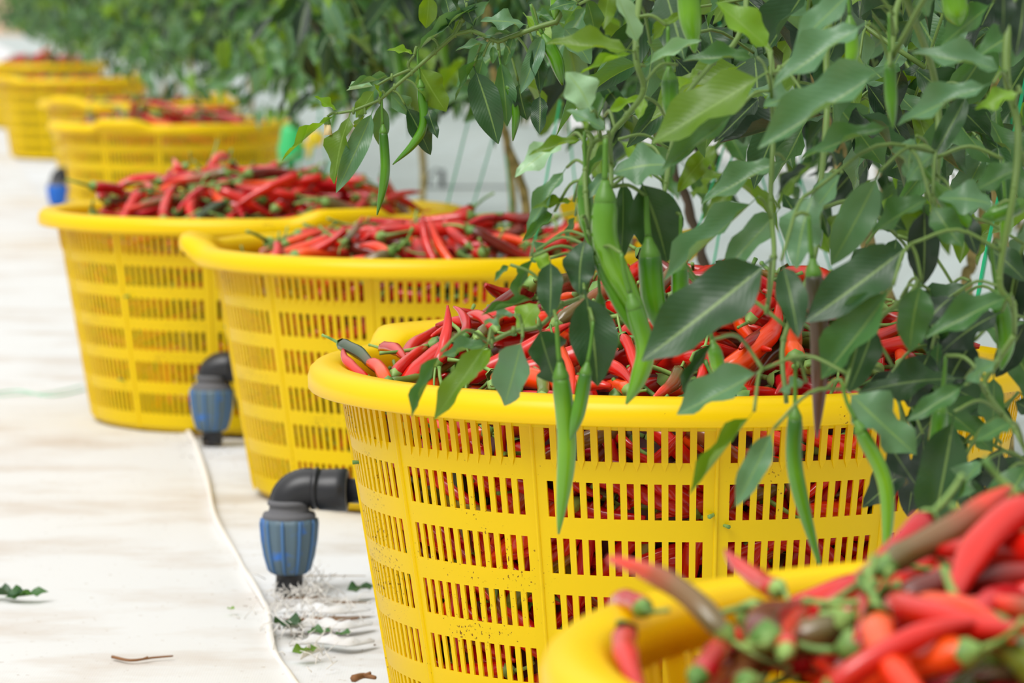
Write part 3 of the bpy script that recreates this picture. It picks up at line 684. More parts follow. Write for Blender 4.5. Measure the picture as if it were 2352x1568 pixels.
A.branch([top, W(1990, -260, 2.42), W(1905, 60, 2.42), W(1900, 250, 2.4), W(1885, 420, 2.36), W(1868, 600, 2.34), W(1800, 780, 2.3), W(1806, 925, 2.28)], .0032)
A.branch([W(1905, 60, 2.42), W(1790, 160, 2.4), W(1772, 165, 2.38)], .002)
for L in [((1992, 52), (1783, 178), 78, 2.22, 'g', 1), ((1965, -30), (1830, 98), 66, 2.25, 'g', 0), ((2042, 150), (1758, 332), 92, 2.2, 'g', 6), ((1850, 222), (1762, 238), 66, 2.35, 'g', 4),
          ((2312, 165), (2108, 112), 60, 2.22, 'g', 1), ((2282, 190), (2066, 272), 60, 2.2, 'g', 1), ((2345, 212), (2244, 246), 44, 2.2, 'l', 4), ((2052, 288), (1845, 350), 46, 2.25, 'm', 1),
          ((2282, 5), (2165, 98), 66, 2.3, 'm', 0), ((2226, 208), (2138, 368), 48, 2.35, 'd', 0), ((2105, 312), (2078, 412), 64, 2.3, 'g', 7), ((2100, -40), (2132, 34), 46, 2.28, 'g', 0), ((2302, -50), (2304, 74), 44, 2.1, 'k', 0),
          ((2150, 350), (2082, 412), 60, 2.28, 'g', 4), ((2022, 392), (1914, 598), 82, 2.25, 'g', 0), ((1872, 436), (1828, 604), 90, 2.25, 'g', 4), ((1935, 395), (1872, 478), 66, 2.32, 'g', 0),
          ((2142, 450), (2002, 525), 62, 2.25, 'm', 1), ((2122, 470), (2120, 645), 72, 2.3, 'k', 0), ((2140, 468), (2208, 558), 64, 2.24, 'm', 4), ((2292, 472), (2165, 452), 76, 2.22, 'g', 4), ((2200, 478), (2242, 578), 50, 2.3, 'k', 0),
          ((2092, 560), (1862, 728), 108, 2.2, 'd', 0), ((2052, 655), (1896, 858), 100, 2.18, 'm', 6), ((1795, 598), (1832, 765), 66, 2.2, 'd', 0), ((2117, 645), (2092, 800), 78, 2.2, 'm', 4), ((2322, 676), (2138, 760), 66, 2.17, 'm', 1),
          ((2192, 678), (2128, 742), 74, 2.24, 'k', 4), ((2302, 715), (2165, 800), 84, 2.24, 'k', 4), ((2012, 738), (1952, 892), 80, 2.22, 'd', 0), ((2217, 868), (1985, 892), 76, 2.24, 'd', 4), ((2217, 884), (2092, 960), 48, 2.17, 'm', 0),
          ((1940, 893), (2102, 1030), 108, 2.17, 'g', 4), ((2030, 1005), (2118, 1120), 84, 2.22, 'k', 4), ((2192, 945), (2138, 1220), 108, 2.16, 'd', 0), ((2292, 832), (2218, 872), 50, 2.16, 'g', 4), ((2322, 968), (2248, 1008), 46, 2.15, 'm', 0),
          ((2262, 1055), (2186, 1146), 56, 2.14, 'g', 7), ((2372, 1050), (2262, 1262), 100, 2.12, 'm', 4), ((2300, 1100), (2360, 1290), 90, 2.14, 'm', 0), ((1752, 848), (1566, 946), 84, 2.2, 'g', 6), ((1732, 944), (1592, 1125), 30, 2.16, 'o', 6),
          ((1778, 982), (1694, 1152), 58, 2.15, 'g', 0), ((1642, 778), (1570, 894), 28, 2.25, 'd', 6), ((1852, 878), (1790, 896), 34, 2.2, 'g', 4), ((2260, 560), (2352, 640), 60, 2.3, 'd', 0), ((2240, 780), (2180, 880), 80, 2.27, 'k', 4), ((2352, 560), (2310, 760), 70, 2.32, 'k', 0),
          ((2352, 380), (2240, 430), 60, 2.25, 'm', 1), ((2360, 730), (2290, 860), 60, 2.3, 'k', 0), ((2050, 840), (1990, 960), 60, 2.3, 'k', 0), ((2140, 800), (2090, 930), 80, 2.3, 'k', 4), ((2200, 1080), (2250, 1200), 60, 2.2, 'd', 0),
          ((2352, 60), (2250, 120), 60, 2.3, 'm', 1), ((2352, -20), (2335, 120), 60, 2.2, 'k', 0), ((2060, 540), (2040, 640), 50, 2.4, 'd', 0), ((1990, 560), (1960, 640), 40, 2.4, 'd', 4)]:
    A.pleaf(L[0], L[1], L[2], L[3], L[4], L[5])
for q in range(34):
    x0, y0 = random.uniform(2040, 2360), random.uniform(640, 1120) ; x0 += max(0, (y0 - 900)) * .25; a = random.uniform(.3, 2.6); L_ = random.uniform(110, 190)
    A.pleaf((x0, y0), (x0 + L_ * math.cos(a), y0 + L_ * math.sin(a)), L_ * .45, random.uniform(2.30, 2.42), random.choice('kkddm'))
A.chili([(2044, 150), (2046, 220), (2052, 296)], 30, 2.24); A.chili([(1953, 55), (1957, 120), (1948, 175)], 32, 2.38, PALEGREEN); A.chili([(2180, -60), (2195, 20), (2205, 60)], 60, 2.3, PALEGREEN)
A.chili([(1826, 955), (1828, 1090), (1886, 1310)], 38, 2.2, GREENM); A.chili([(1975, 985), (2035, 1120), (2034, 1310)], 36, 2.16, PALEGREEN); A.chili([(1868, 622), (1884, 800), (1876, 1006)], 46, 2.22, PURPLE)
A.chili([(2160, 440), (2215, 510), (2240, 520)], 44, 2.3); A.chili([(2345, 470), (2290, 490), (2255, 500)], 40, 2.25); A.chili([(2160, 940), (2150, 1020), (2135, 1080)], 40, 2.22); A.chili([(2310, 480), (2312, 520), (2300, 560)], 30, 2.3, PALEGREEN)
A.chili([(1640, 800), (1648, 840), (1642, 862)], 34, 2.32, PALEGREEN); A.chili([(2295, 690), (2310, 780), (2300, 850)], 44, 2.25)

# --- B: plant in the middle, leaves and long green fruit before the sharp basket
B = Plant('chili_plant', (.47, 3.42, 0), 'chilli plant with long pale green fruit hanging before the sharp basket')
B.trunk([(.47, 3.42, -.002), (.45, 3.38, .3), (.42, 3.25, .6), (.36, 3.0, .82)], .008, .005)
tb = Vector((.36, 3.0, .82))
B.branch([tb, W(1780, -240, 2.7), W(1706, 60, 2.52), W(1640, 140, 2.5), W(1566, 228, 2.48)], .003)
B.branch([tb, W(1560, -300, 2.6), W(1480, -60, 2.46), W(1460, 118, 2.4), W(1478, 205, 2.4), W(1440, 265, 2.4), W(1403, 312, 2.4), W(1404, 380, 2.39), W(1404, 430, 2.38)], .003)
B.branch([W(1403, 312, 2.4), W(1360, 330, 2.4), W(1345, 390, 2.4), W(1345, 440, 2.39), W(1352, 545, 2.38), W(1345, 668, 2.37), W(1290, 700, 2.37), W(1240, 748, 2.37), W(1180, 760, 2.37), W(1124, 786, 2.37)], .0022)
B.branch([W(1566, 228, 2.48), W(1540, 350, 2.45), W(1530, 420, 2.42), W(1500, 560, 2.4)], .0022)
B.branch([W(1706, 60, 2.52), W(1768, 120, 2.42), W(1776, 300, 2.36), W(1770, 460, 2.34), W(1778, 590, 2.3), W(1760, 720, 2.28)], .0024)
for L in [((1455, 118), (1268, 90), 52, 2.38, 'o', 1), ((1467, 105), (1418, -14), 48, 2.4, 'p', 0), ((1460, 120), (1335, 160), 15, 2.4, 'l', 1), ((1482, 152), (1604, 96), 30, 2.4, 'p', 6), ((1494, 100), (1562, 28), 26, 2.45, 'o', 1),
          ((1358, 256), (1306, 170), 80, 2.36, 'p', 4), ((1397, 302), (1308, 250), 44, 2.38, 'g', 1), ((1388, 266), (1474, 220), 22, 2.44, 'l', 1), ((1480, 222), (1466, 270), 26, 2.44, 'l', 0), ((1604, 170), (1556, 200), 52, 2.5, 'l', 4),
          ((1762, 166), (1510, 316), 112, 2.3, 'o', 0), ((1692, 256), (1530, 384), 54, 2.33, 'g', 6), ((1740, 132), (1578, 130), 44, 2.36, 'm', 1), ((1772, 116), (1658, 6), 70, 2.34, 'l', 1), ((1556, 148), (1522, 210), 34, 2.42, 'm', 0),
          ((1342, 318), (1220, 348), 27, 2.42, 'o', 1), ((1302, 318), (1188, 398), 50, 2.44, 'p', 4), ((1546, 378), (1414, 392), 92, 2.36, 'g', 4), ((1468, 408), (1530, 592), 112, 2.38, 'd', 0), ((1430, 400), (1428, 590), 50, 2.42, 'd', 0),
          ((1524, 474), (1548, 544), 46, 2.5, 'p', 4), ((1742, 452), (1538, 634), 60, 2.32, 'g', 6), ((1776, 592), (1490, 812), 142, 2.22, 'd', 0), ((1792, 478), (1664, 618), 64, 2.34, 'g', 0), ((1802, 366), (1618, 452), 60, 2.36, 'g', 1),
          ((1302, 384), (1210, 520), 40, 2.42, 'g', 1), ((1318, 462), (1230, 472), 24, 2.42, 'o', 1), ((1274, 485), (1204, 552), 24, 2.42, 'm', 6), ((1396, 394), (1348, 454), 28, 2.4, 'g', 0), ((1322, 494), (1302, 552), 22, 2.42, 'm', 0),
          ((1264, 592), (1262, 722), 58, 2.36, 'd', 0), ((1345, 542), (1330, 668), 68, 2.36, 'd', 4), ((1342, 664), (1372, 874), 102, 2.34, 'd', 0), ((1236, 748), (1282, 874), 90, 2.35, 'd', 4), ((1200, 774), (1158, 924), 88, 2.34, 'g', 0),
          ((1122, 784), (1002, 952), 56, 2.33, 'o', 0), ((1014, 806), (950, 948), 30, 2.32, 'm', 6), ((1238, 694), (1192, 760), 60, 2.4, 'l', 4), ((1226, 588), (1188, 684), 30, 2.37, 'm', 6), ((1172, 608), (1138, 644), 16, 2.37, 'm', 6),
          ((1192, 722), (1108, 738), 28, 2.37, 'g', 7), ((1232, 684), (1112, 722), 15, 2.37, 'm', 6), ((1130, 798), (1094, 852), 28, 2.38, 'l', 5), ((1130, 790), (1010, 812), 40, 2.36, 'm', 1), ((1255, 560), (1215, 600), 40, 2.4, 'm', 4), ((1232, 575), (1260, 620), 34, 2.4, 'l', 4),
          ((1560, 620), (1640, 690), 34, 2.45, 'm', 0), ((1480, 330), (1540, 400), 50, 2.5, 'm', 0), ((1420, 320), (1340, 420), 24, 2.46, 'm', 6), ((1600, 640), (1690, 720), 50, 2.4, 'm', 6), ((1500, 0), (1560, 90), 44, 2.6, 'o', 0), ((1330, 10), (1290, 60), 50, 2.62, 'm', 4)]:
    B.pleaf(L[0], L[1], L[2], L[3], L[4], L[5])
B.chili([(1578, -70), (1584, 30), (1596, 122)], 54, 2.42, PALEGREEN); B.chili([(1538, 178), (1540, 230), (1538, 282)], 40, 2.42)
B.chili([(1344, 418), (1346, 490), (1366, 580)], 38, 2.4); B.chili([(1390, 452), (1392, 560), (1440, 670), (1496, 772)], 60, 2.36, PALEGREEN); B.chili([(1455, 700), (1482, 800), (1466, 870), (1438, 928)], 44, 2.33, PALEGREEN)
B.chili([(1492, 580), (1500, 680), (1518, 770)], 58, 2.38); B.chili([(1562, 612), (1560, 690), (1540, 752)], 40, 2.38); B.chili([(1288, 860), (1302, 1030), (1283, 1226)], 46, 2.34, PALEGREEN); B.chili([(1346, 852), (1330, 940), (1310, 1010)], 34, 2.33)
B.chili([(1378, 690), (1382, 780), (1370, 868)], 28, 2.38); B.chili([(1372, 600), (1420, 700), (1480, 800)], 24, 2.36)

# --- C: plant whose branch hangs in sharp focus at the top centre
Cp = Plant('chili_plant', (.385, 3.62, 0), 'tan-stemmed chilli plant with a sharply focused branch hanging over the second basket')
dC = 2.95
Cp.trunk([G0(2082, 3.62), W(2070, 900, 3.6), W(2052, 720, 3.58), W(2000, 570, 3.55), W(1968, 490, 3.52), W(1925, 345, 3.5), W(1895, 240, 3.46), W(1840, 0, 3.4), W(1760, -300, 3.3)], .0085, .0055)
Cp.branch([W(1760, -300, 3.3), W(1500, -220, 3.05), W(1330, -60, dC), W(1301, 4, dC), W(1278, 50, dC), W(1236, 62, dC), W(1197, 76, dC), W(1144, 96, dC), W(1084, 70, dC), W(1046, 78, dC), W(1000, 118, dC), W(946, 166, dC), W(906, 200, dC), W(872, 230, dC), W(812, 254, dC), W(776, 260, dC)], .0034, .0013, True)
Cp.branch([W(1046, 78, dC), W(1062, 44, dC), W(1075, 0, dC), W(1090, -60, dC + .02)], .002, .0024)
Cp.branch([W(944, 164, dC), W(938, 148, dC), W(952, 126, dC)], .0014, .0012); Cp.branch([W(946, 158, dC), W(900, 177, dC), W(864, 197, dC)], .0016, .0012)
for L in [((952, 124), (892, 111), 20, 'l', 1), ((953, 122), (1096, 8), 24, 'g', 6), ((992, 88), (1098, 16), 16, 'm', 6), ((985, -20), (978, 66), 46, 'o', 0), ((1018, -20), (1040, 68), 34, 'd', 0), ((960, 150), (1028, 256), 70, 'o', 4), ((890, 208), (976, 294), 46, 'g', 4),
          ((874, 232), (872, 336), 42, 'g', 0), ((860, 246), (772, 442), 54, 'g', 0), ((806, 256), (762, 420), 62, 'o', 4), ((775, 261), (642, 360), 15, 'l', 1), ((776, 254), (719, 224), 26, 'l', 3), ((874, 226), (860, 192), 16, 'l', 0), ((862, 197), (796, 208), 17, 'p', 6), ((900, 176), (800, 200), 14, 'g', 6),
          ((862, 204), (816, 270), 42, 'o', 0), ((930, 240), (990, 356), 54, 'd', 0), ((978, 238), (1006, 316), 30, 'd', 4), ((1088, 152), (1144, 330), 78, 'd', 0), ((1148, 132), (1166, 290), 50, 'm', 0), ((1250, 70), (1196, 214), 44, 'g', 0), ((1292, 60), (1358, 146), 70, 'g', 0), ((1274, 50), (1198, 78), 38, 'g', 4), ((1276, 49), (1214, 22), 22, 'm', 4),
          ((1212, 58), (1106, 44), 50, 'g', 4), ((1180, 77), (1160, 150), 26, 'm', 0), ((1180, 74), (1090, 84), 20, 'g', 1), ((1128, 97), (1047, 111), 18, 'g', 1), ((1132, 103), (1132, 146), 20, 'm', 0), ((1118, 107), (1038, 226), 17, 'm', 1), ((1128, -4), (1072, 82), 27, 'g', 6), ((1224, 96), (1242, 212), 40, 'd', 0), ((1190, 186), (1212, 276), 50, 'd', 4), ((1240, 214), (1238, 308), 44, 'd', 0),
          ((1330, 5), (1262, 20), 40, 'm', 4), ((1345, -10), (1370, 90), 50, 'm', 0), ((1110, 130), (1090, 200), 50, 'm', 0), ((1100, -20), (1060, 60), 40, 'd', 0), ((1060, -20), (1090, 60), 40, 'd', 4), ((840, 262), (818, 300), 20, 'o', 6)]:
    Cp.pleaf(L[0], L[1], L[2], dC, L[3], L[4], dd=random.uniform(-.015, .02))
Cp.chili([(880, 300), (884, 400), (866, 494)], 23, dC, GREENM); Cp.chili([(966, 196), (974, 280), (950, 330), (902, 378)], 22, dC, GREENM); Cp.chili([(1166, 200), (1184, 260), (1178, 324)], 21, dC); Cp.chili([(1256, 97), (1278, 140), (1292, 196)], 33, dC); Cp.chili([(1275, -40), (1276, 10), (1274, 46)], 24, dC, PALEGREEN)
fl = MB(); a0 = W(752, 268, dC) - Cp.loc; fl.tube([a0, a0 - Vector((0, 0, .006))], [.0012, .0030], 8, 0); fl.tube([a0 - Vector((0, 0, .006)), a0 - Vector((-.0005, 0, .0145))], [.0026, .0036], 8, 1)
fo = ob('flower', fl.mesh('flower', [STEMM, mat('cream_petal', lin(240, 214, 160), .6)]), Cp.o); fo['label'] = 'small withered cream flower'; Cp.link(W(752, 268, dC))

KS = ['m', 'g', 'd', 'o', 'k']
# --- further plants of the same row, and random low canopy
def rowx(y): return .135 - .16 * (y - 2.98) + .36
def canopy(P, n, x0, x1, y0, y1, z0, z1, big=1.0, kinds='mmmgdddoolk'):
    for q in range(n):
        x, y = random.uniform(x0, x1), random.uniform(y0, y1); t = random.random(); z = z0(x, y) + (z1 - z0(x, y)) * t ** 1.2
        a = random.uniform(0, 2 * PI); dr = random.uniform(.2, 1.6); L = random.uniform(.045, .075) * big
        tip = Vector((x, y, z)) + Vector((math.cos(a), math.sin(a), -dr)).normalized() * L
        P.leaf(Vector((x, y, z)), tip, L * random.uniform(.34, .5), random.choice(kinds), Vector((random.uniform(-.5, .5), random.uniform(-.9, .1), random.uniform(.3, 1))), None, q % 5 == 0)
def hang(P, n, x0, x1, y0, y1, z0, z1, ms=(GREENM, PALEGREEN)):
    for q in range(n):
        x, y, z = random.uniform(x0, x1), random.uniform(y0, y1), random.uniform(z0, z1); L = random.uniform(.07, .1); u, v = proj((x, y, z)); u2, v2 = proj((x + random.uniform(-.02, .02), y, z - L))
        P.chili([(u, v), ((u + u2) / 2 + random.uniform(-8, 8), (v + v2) / 2), (u2, v2)], .013 * F / y, y, random.choice(ms))
specs = [
 ('dark-stemmed chilli plant rising behind the sharp basket at mid frame', [G0(1690, 4.15), W(1660, 760, 4.1), W(1622, 615, 4.08), W(1592, 505, 4.05), W(1548, 390, 4.02), W(1508, 295, 4.0), W(1470, 120, 3.95), W(1440, -200, 3.9)], DBARK, .0062),
 ('tan-stemmed chilli plant near the right edge behind the sharp basket', [G0(2205, 4.0), W(2216, 700, 4.0), W(2232, 600, 4.0), W(2262, 470, 3.98), W(2290, 200, 3.95), W(2300, -200, 3.9)], BARK, .0065),
 ('chilli plant with thin brown stem rising behind the second basket', [G0(1218, 5.1), W(1206, 480, 5.05), W(1178, 365, 5.03), W(1148, 265, 5.0), W(1120, 60, 5.0), W(1100, -150, 5.0)], BARK, .0065),
]
pls = []
for lab, pts, bk, r in specs:
    P = Plant('chili_plant', tuple(pts[0][:2]) + (0,), lab, bark=bk); P.trunk(pts, r, r * .75)
    c = P.segs[-1]; 
    for k in range(5):
        a = k * 1.3; P.branch([P.segs[-8], c + Vector((.12 * math.cos(a), .10 * math.sin(a), .03)), c + Vector((.26 * math.cos(a), .26 * math.sin(a), -.06))], .003, .0016)
    pls.append(P)
zf = lambda x, y: HC - (290 + 210 * min(1, max(0, (x / y * F + 1176 - 1250) / 700))) * y / F
canopy(pls[0], 230, .05, .55, 3.3, 4.4, zf, .72); hang(pls[0], 7, .1, .5, 3.3, 4.3, .50, .58)
canopy(pls[1], 290, .30, .95, 3.1, 4.8, zf, .72); hang(pls[1], 10, .35, .8, 3.2, 4.5, .44, .58)
canopy(pls[2], 190, -.25, .45, 4.5, 5.6, lambda x, y: HC - 215 * y / F, .70); hang(pls[2], 8, -.2, .3, 4.6, 5.4, .50, .58)
canopy(Cp, 190, .0, .6, 3.05, 3.6, lambda x, y: HC - (180 + 160 * min(1, max(0, x / .5))) * y / F, .75)
labs = ['chilli plant with yellow-green fruit hanging above the fourth basket', 'blurred chilli plant beside the fourth basket', 'blurred chilli plant above the fifth basket', 'blurred chilli plant next along from the fifth basket']
for k, y in enumerate((6.2, 7.3, 8.5, 9.8)):
    x = rowx(y); P = Plant('chili_plant', (x, y, 0), labs[k]); P.trunk([(x, y, -.002), (x + .02, y, .25), (x - .01, y + .02, .55), (x, y, .8)], .008, .005)
    c = P.segs[-1]
    for j in range(6): a = j * 1.05; P.branch([P.segs[-6], c + Vector((.15 * math.cos(a), .12 * math.sin(a), -.05)), c + Vector((.30 * math.cos(a), .30 * math.sin(a), -.28))], .003, .0016)
    lo = (215, 250, 235, 175)[k]
    canopy(P, 170, x - .42, x + .32, y - .55, y + .55, lambda xx, yy: HC - lo * min(1, .45 + .55 * abs(math.sin(xx * 9 + yy * 2))) * yy / F, .68, 1.1, 'mmggdoolm')
    hang(P, (10, 14, 9, 6)[k], x - .38, x + .1, y - .5, y + .5, .44, .56, (PALEGREEN, GREENM, PALEGREEN)); P.done(); pls.append(P)
UM = []
for f in range(3):
    it = []
    for q in range(420):
        a, rr = random.uniform(0, 2 * PI), .42 * math.sqrt(random.random()); x, y, z = rr * math.cos(a), rr * math.sin(a), .66 + .62 * random.random(); L = random.uniform(.05, .085); a2 = random.uniform(0, 2 * PI)
        b0 = Vector((x, y, z)); t0 = b0 + Vector((math.cos(a2), math.sin(a2), -random.uniform(.2, 1.5))).normalized() * L
        it.append((random.randrange(8), lframe(b0, t0, Vector((random.uniform(-.6, .6), random.uniform(-.9, .2), random.uniform(.3, 1))), L * .45), random.choices(range(5), (5, 3, 4, 2, 1))[0]))
    UM.append(merged('upper_foliage', it, LLO, [LM[k] for k in KS]))
MM = []
for f in range(2):
    it = []
    for q in range(520):
        a, rr = random.uniform(0, 2 * PI), .42 * math.sqrt(random.random()); x, y, z = rr * math.cos(a), rr * math.sin(a), .41 + .06 * abs(math.sin(a * 2 + f)) + .27 * random.random(); L = random.uniform(.05, .08); a2 = random.uniform(0, 2 * PI)
        b0 = Vector((x, y, z)); t0 = b0 + Vector((math.cos(a2), math.sin(a2), -random.uniform(.5, 1.9))).normalized() * L
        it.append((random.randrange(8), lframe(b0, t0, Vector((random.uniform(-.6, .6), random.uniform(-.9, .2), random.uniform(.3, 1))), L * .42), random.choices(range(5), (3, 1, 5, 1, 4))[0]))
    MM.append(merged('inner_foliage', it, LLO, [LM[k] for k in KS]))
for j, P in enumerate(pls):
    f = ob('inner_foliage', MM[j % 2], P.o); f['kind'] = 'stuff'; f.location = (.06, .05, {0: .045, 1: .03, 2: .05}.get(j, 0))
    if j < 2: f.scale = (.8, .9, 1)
canopy(A, 150, .10, .48, 2.5, 2.95, lambda x, y: HC - (170 + 260 * min(1, max(0, (x - .1) / .3))) * y / F, .66, 1.15, 'mmgdddok')
for P in (A, B, Cp, *pls): f = ob('upper_foliage', random.choice(UM), P.o); f['kind'] = 'stuff'
for P in (A, B, Cp, pls[0], pls[1], pls[2]): P.done()

# far foliage: one plant each, its leaves as one mass; three shared foliage meshes
FM = []
for f in range(3):
    it = []
    for q in range(760):
        a, rr = random.uniform(0, 2 * PI), .44 * math.sqrt(random.random()); x, y = rr * math.cos(a), rr * math.sin(a)
        z = .36 + .10 * abs(math.sin(a * 2.5 + f)) + (1.25 - .36) * random.random() ** 1.25; L = random.uniform(.05, .085); a2 = random.uniform(0, 2 * PI)
        b0 = Vector((x, y, z)); t0 = b0 + Vector((math.cos(a2), math.sin(a2), -random.uniform(.2, 1.8))).normalized() * L
        it.append((random.randrange(8), lframe(b0, t0, Vector((random.uniform(-.6, .6), random.uniform(-.9, .2), random.uniform(.3, 1))), L * .45), random.choices(range(5), (5, 3, 4, 2, 1))[0]))
    FM.append(merged('far_foliage', it, LLO, [LM[k] for k in KS]))
tmb = MB(); tmb.tube([(0, 0, -.003), (.015, 0, .2), (-.01, .01, .45), (.0, 0, .75)], [.009, .008, .007, .005], 8); TM = tmb.mesh('far_trunk', BARK)
def far(x, y, lab, grp, sc=1.0):
    r = root('chili_plant', (x, y, 0), lab, 'plant', grp, random.uniform(0, 6.28)); r.scale = (sc, sc, sc)
    ob('trunk', TM, r); f = ob('foliage', random.choice(FM), r); f['kind'] = 'stuff'
y = 10.8
while y < 27: far(rowx(y), y, 'blurred chilli plant far down the basket row', 'distant plants of the basket row', 1.0); y += .8 if y < 18 else 1.1
for off, y0, y1, lab, grp in ((1.4, 4.6, 30, 'blurred chilli plant of the row behind the basket row', 'plants of the second row'), (2.95, 6.5, 30, 'dark blurred chilli plant of the third row', 'plants of the third row')):
    y = y0
    while y < y1: far(rowx(y) + off + random.uniform(-.08, .08), y, lab, grp, random.uniform(.95, 1.15)); y += .85 if y < 16 else 1.3

# ---------------------------------------------------------------- green twine
tw = [((1308, 140), (1256, 400), 4.2, 'light green twine left of the pale long fruit'), ((2327, 280), (2245, 680), 3.6, 'bright green twine crossing the right edge'), ((2232, 760), (2211, 862), 2.6, 'green twine over the dark leaves at lower right'), ((1731, 135), (1719, 171), 4.0, 'green twine glimpsed between leaves near the top'),
      ((1590, 140), (1586, 165), 4.4, 'green twine beside the pale fruit at the top'), ((1845, 300), (1838, 390), 4.4, 'green twine beside the tan stem'), ((1667, 450), (1640, 590), 4.0, 'green twine right of the dark stem'), ((1800, 570), (1812, 612), 4.2, 'green twine behind the dark hanging fruit'), ((1897, 590), (1913, 642), 4.3, 'green twine under the pale grey-green leaves'),
      ((1077, 280), (1020, 487), 5.3, 'slanting green twine behind the handle of the arched-handle basket'), ((1133, 320), (1077, 493), 5.3, 'second slanting green twine left of the thin brown stem'), ((1160, 320), (1171, 467), 5.2, 'upright green twine beside the thin brown stem'), ((1307, 267), (1323, 467), 4.8, 'thin green twine left of the yellow card'),
      ((916, 30), (880, 110), 6.4, 'blurred green twine at the top centre'), ((768, 90), (748, 190), 7.6, 'blurred green twine above the valve'), ((700, 60), (712, 130), 8.4, 'blurred green twine above the fourth basket')]
for p, q, d, lab in tw:
    a, b_ = at(*p, d), at(*q, d); dr = (b_ - a) / (a.z - b_.z); g = a + dr * (a.z + .002); tpt = a - dr * .5; b = MB(); m = len(range(20))
    b.tube([tpt + (g - tpt) * (i / 19) + Vector((.0015 * math.sin(i * 1.1), 0, 0)) for i in range(20)], .0013, 5); o = ob('twine', b.mesh('twine', TWINE)); o['label'] = lab; o['category'] = 'twine'; o['group'] = 'green twines tying up the plants'
a = at(1398, 406, 5.10); b = MB(); b.tube([a + Vector((0, 0, -.004)), a + Vector((.002, 0, .3)), a + Vector((-.003, 0, .6))], .0011, 5); o = ob('hanging_string', b.mesh('hanging_string', TWINE)); o['label'] = 'thin string from which the yellow card hangs'; o['category'] = 'string'
b = MB(); b.tube(curve([gnd(-30, 905, .002), gnd(40, 896, .002), (gnd(100, 908, .002)), gnd(150, 906, .002), gnd(195, 895, .002)], 6), .0011, 5); b.tube(curve([gnd(-30, 912, .002), gnd(50, 905, .002), (gnd(110, 902, .002)), gnd(190, 884, .002)], 6), .0008, 5)
o = ob('loose_string', b.mesh('loose_string', mat('pale_green_string', lin(150, 214, 180), .5))); o['label'] = 'pale green string lying on the cloth left of the baskets'; o['category'] = 'string'

# ---------------------------------------------------------------- litter on the ground
def twig(px, label, m=DRY, r=.0012, name='twig', cat='twig', z=.004):
    b = MB(); c = curve([gnd(*p, z) for p in px], 4); b.tube(c, taper(r, r * .5, len(c)), 6); b.tube([c[len(c) // 2], c[len(c) // 2] + Vector((.006, -.004, .003))], r * .5, 5)
    o = ob(name, b.mesh(name, m)); o['label'] = label; o['category'] = cat
twig([(258, 1508), (300, 1516), (350, 1510), (397, 1506)], 'dry brown twig lying on the pale cloth at lower left', DRY, .0016)
twig([(655, 1432), (720, 1420), (780, 1424), (822, 1420)], 'thin dry stick in the frayed slit by the sharp basket', DRY, .0014)
twig([(812, 1558), (835, 1551), (862, 1556)], 'short dark brown scrap at the foot of the sharp basket', DRY, .0035)
twig([(690, 1322), (760, 1322), (840, 1322)], 'thin straw lying behind the blue-grey nut', mat('straw', lin(190, 170, 140), .8), .0008)
def flat_leaf(p, q, w, label, k, name='fallen_leaf'):
    a, b_ = gnd(*p, .006), gnd(*q, .006); o = ob(name, leaf_mesh(3, k)); o.matrix_world = lframe(a, b_, Vector((0, -.15, 1)), w); o['label'] = label; o['category'] = 'leaf'
flat_leaf((0, 1372), (112, 1366), .022, 'small green leaf sprig lying at the left edge', 'm'); flat_leaf((-30, 1362), (60, 1372), .02, 'small green leaf cut by the left edge', 'd')
flat_leaf((792, 1356), (860, 1350), .024, 'dark green leaf by the wall of the sharp basket', 'd'); flat_leaf((640, 1425), (682, 1442), .03, 'dark green leaf at the left of the frayed slit', 'd')
flat_leaf((700, 1448), (760, 1455), .016, 'green leaf scrap among white threads', 'm'); flat_leaf((775, 1452), (802, 1458), .018, 'tiny green leaf right of the frayed threads', 'm')
flat_leaf((665, 1498), (730, 1492), .02, 'dry tan leaf under the frayed threads', 'o'); flat_leaf((524, 1396), (538, 1400), .008, 'tiny yellow petal on the pale cloth', 'l')
def strip(px, w, label, m=CLOTHG, lift=.006):
    b = MB(); c = curve([gnd(*p, .003) for p in px], 5); n = len(c); V = []
    for i, p in enumerate(c):
        z = lift * math.sin(PI * i / (n - 1)) + .002 * math.sin(i * 1.9); ww = w * (.5 + .5 * math.sin(PI * i / (n - 1)))
        V += [p + Vector((0, -ww, 0)), p + Vector((0, 0, z)), p + Vector((0, ww, z * .4)), p + Vector((0, ww, z * .4 - .001)), p + Vector((0, -ww, -.001))]
    b.add(V, [(i * 5 + k, i * 5 + (k + 1) % 5, (i + 1) * 5 + (k + 1) % 5, (i + 1) * 5 + k) for i in range(n - 1) for k in range(5)])
    o = ob('torn_strip', b.mesh('torn_strip', m)); o['label'] = label; o['category'] = 'cloth scrap'
strip([(640, 1405), (700, 1398), (770, 1404), (850, 1398)], .010, 'torn strip of pale cloth over the slit, nearest the pipe elbow')
strip([(650, 1440), (720, 1432), (790, 1438), (855, 1430)], .012, 'torn strip of pale cloth below the dry stick')
strip([(665, 1480), (730, 1470), (800, 1478), (860, 1470)], .010, 'torn strip of pale cloth lowest in the frayed patch')
strip([(690, 1512), (712, 1500), (745, 1488)], .004, 'short white ribbon end curling off the seam', WHITET, .008)
slit = MB()
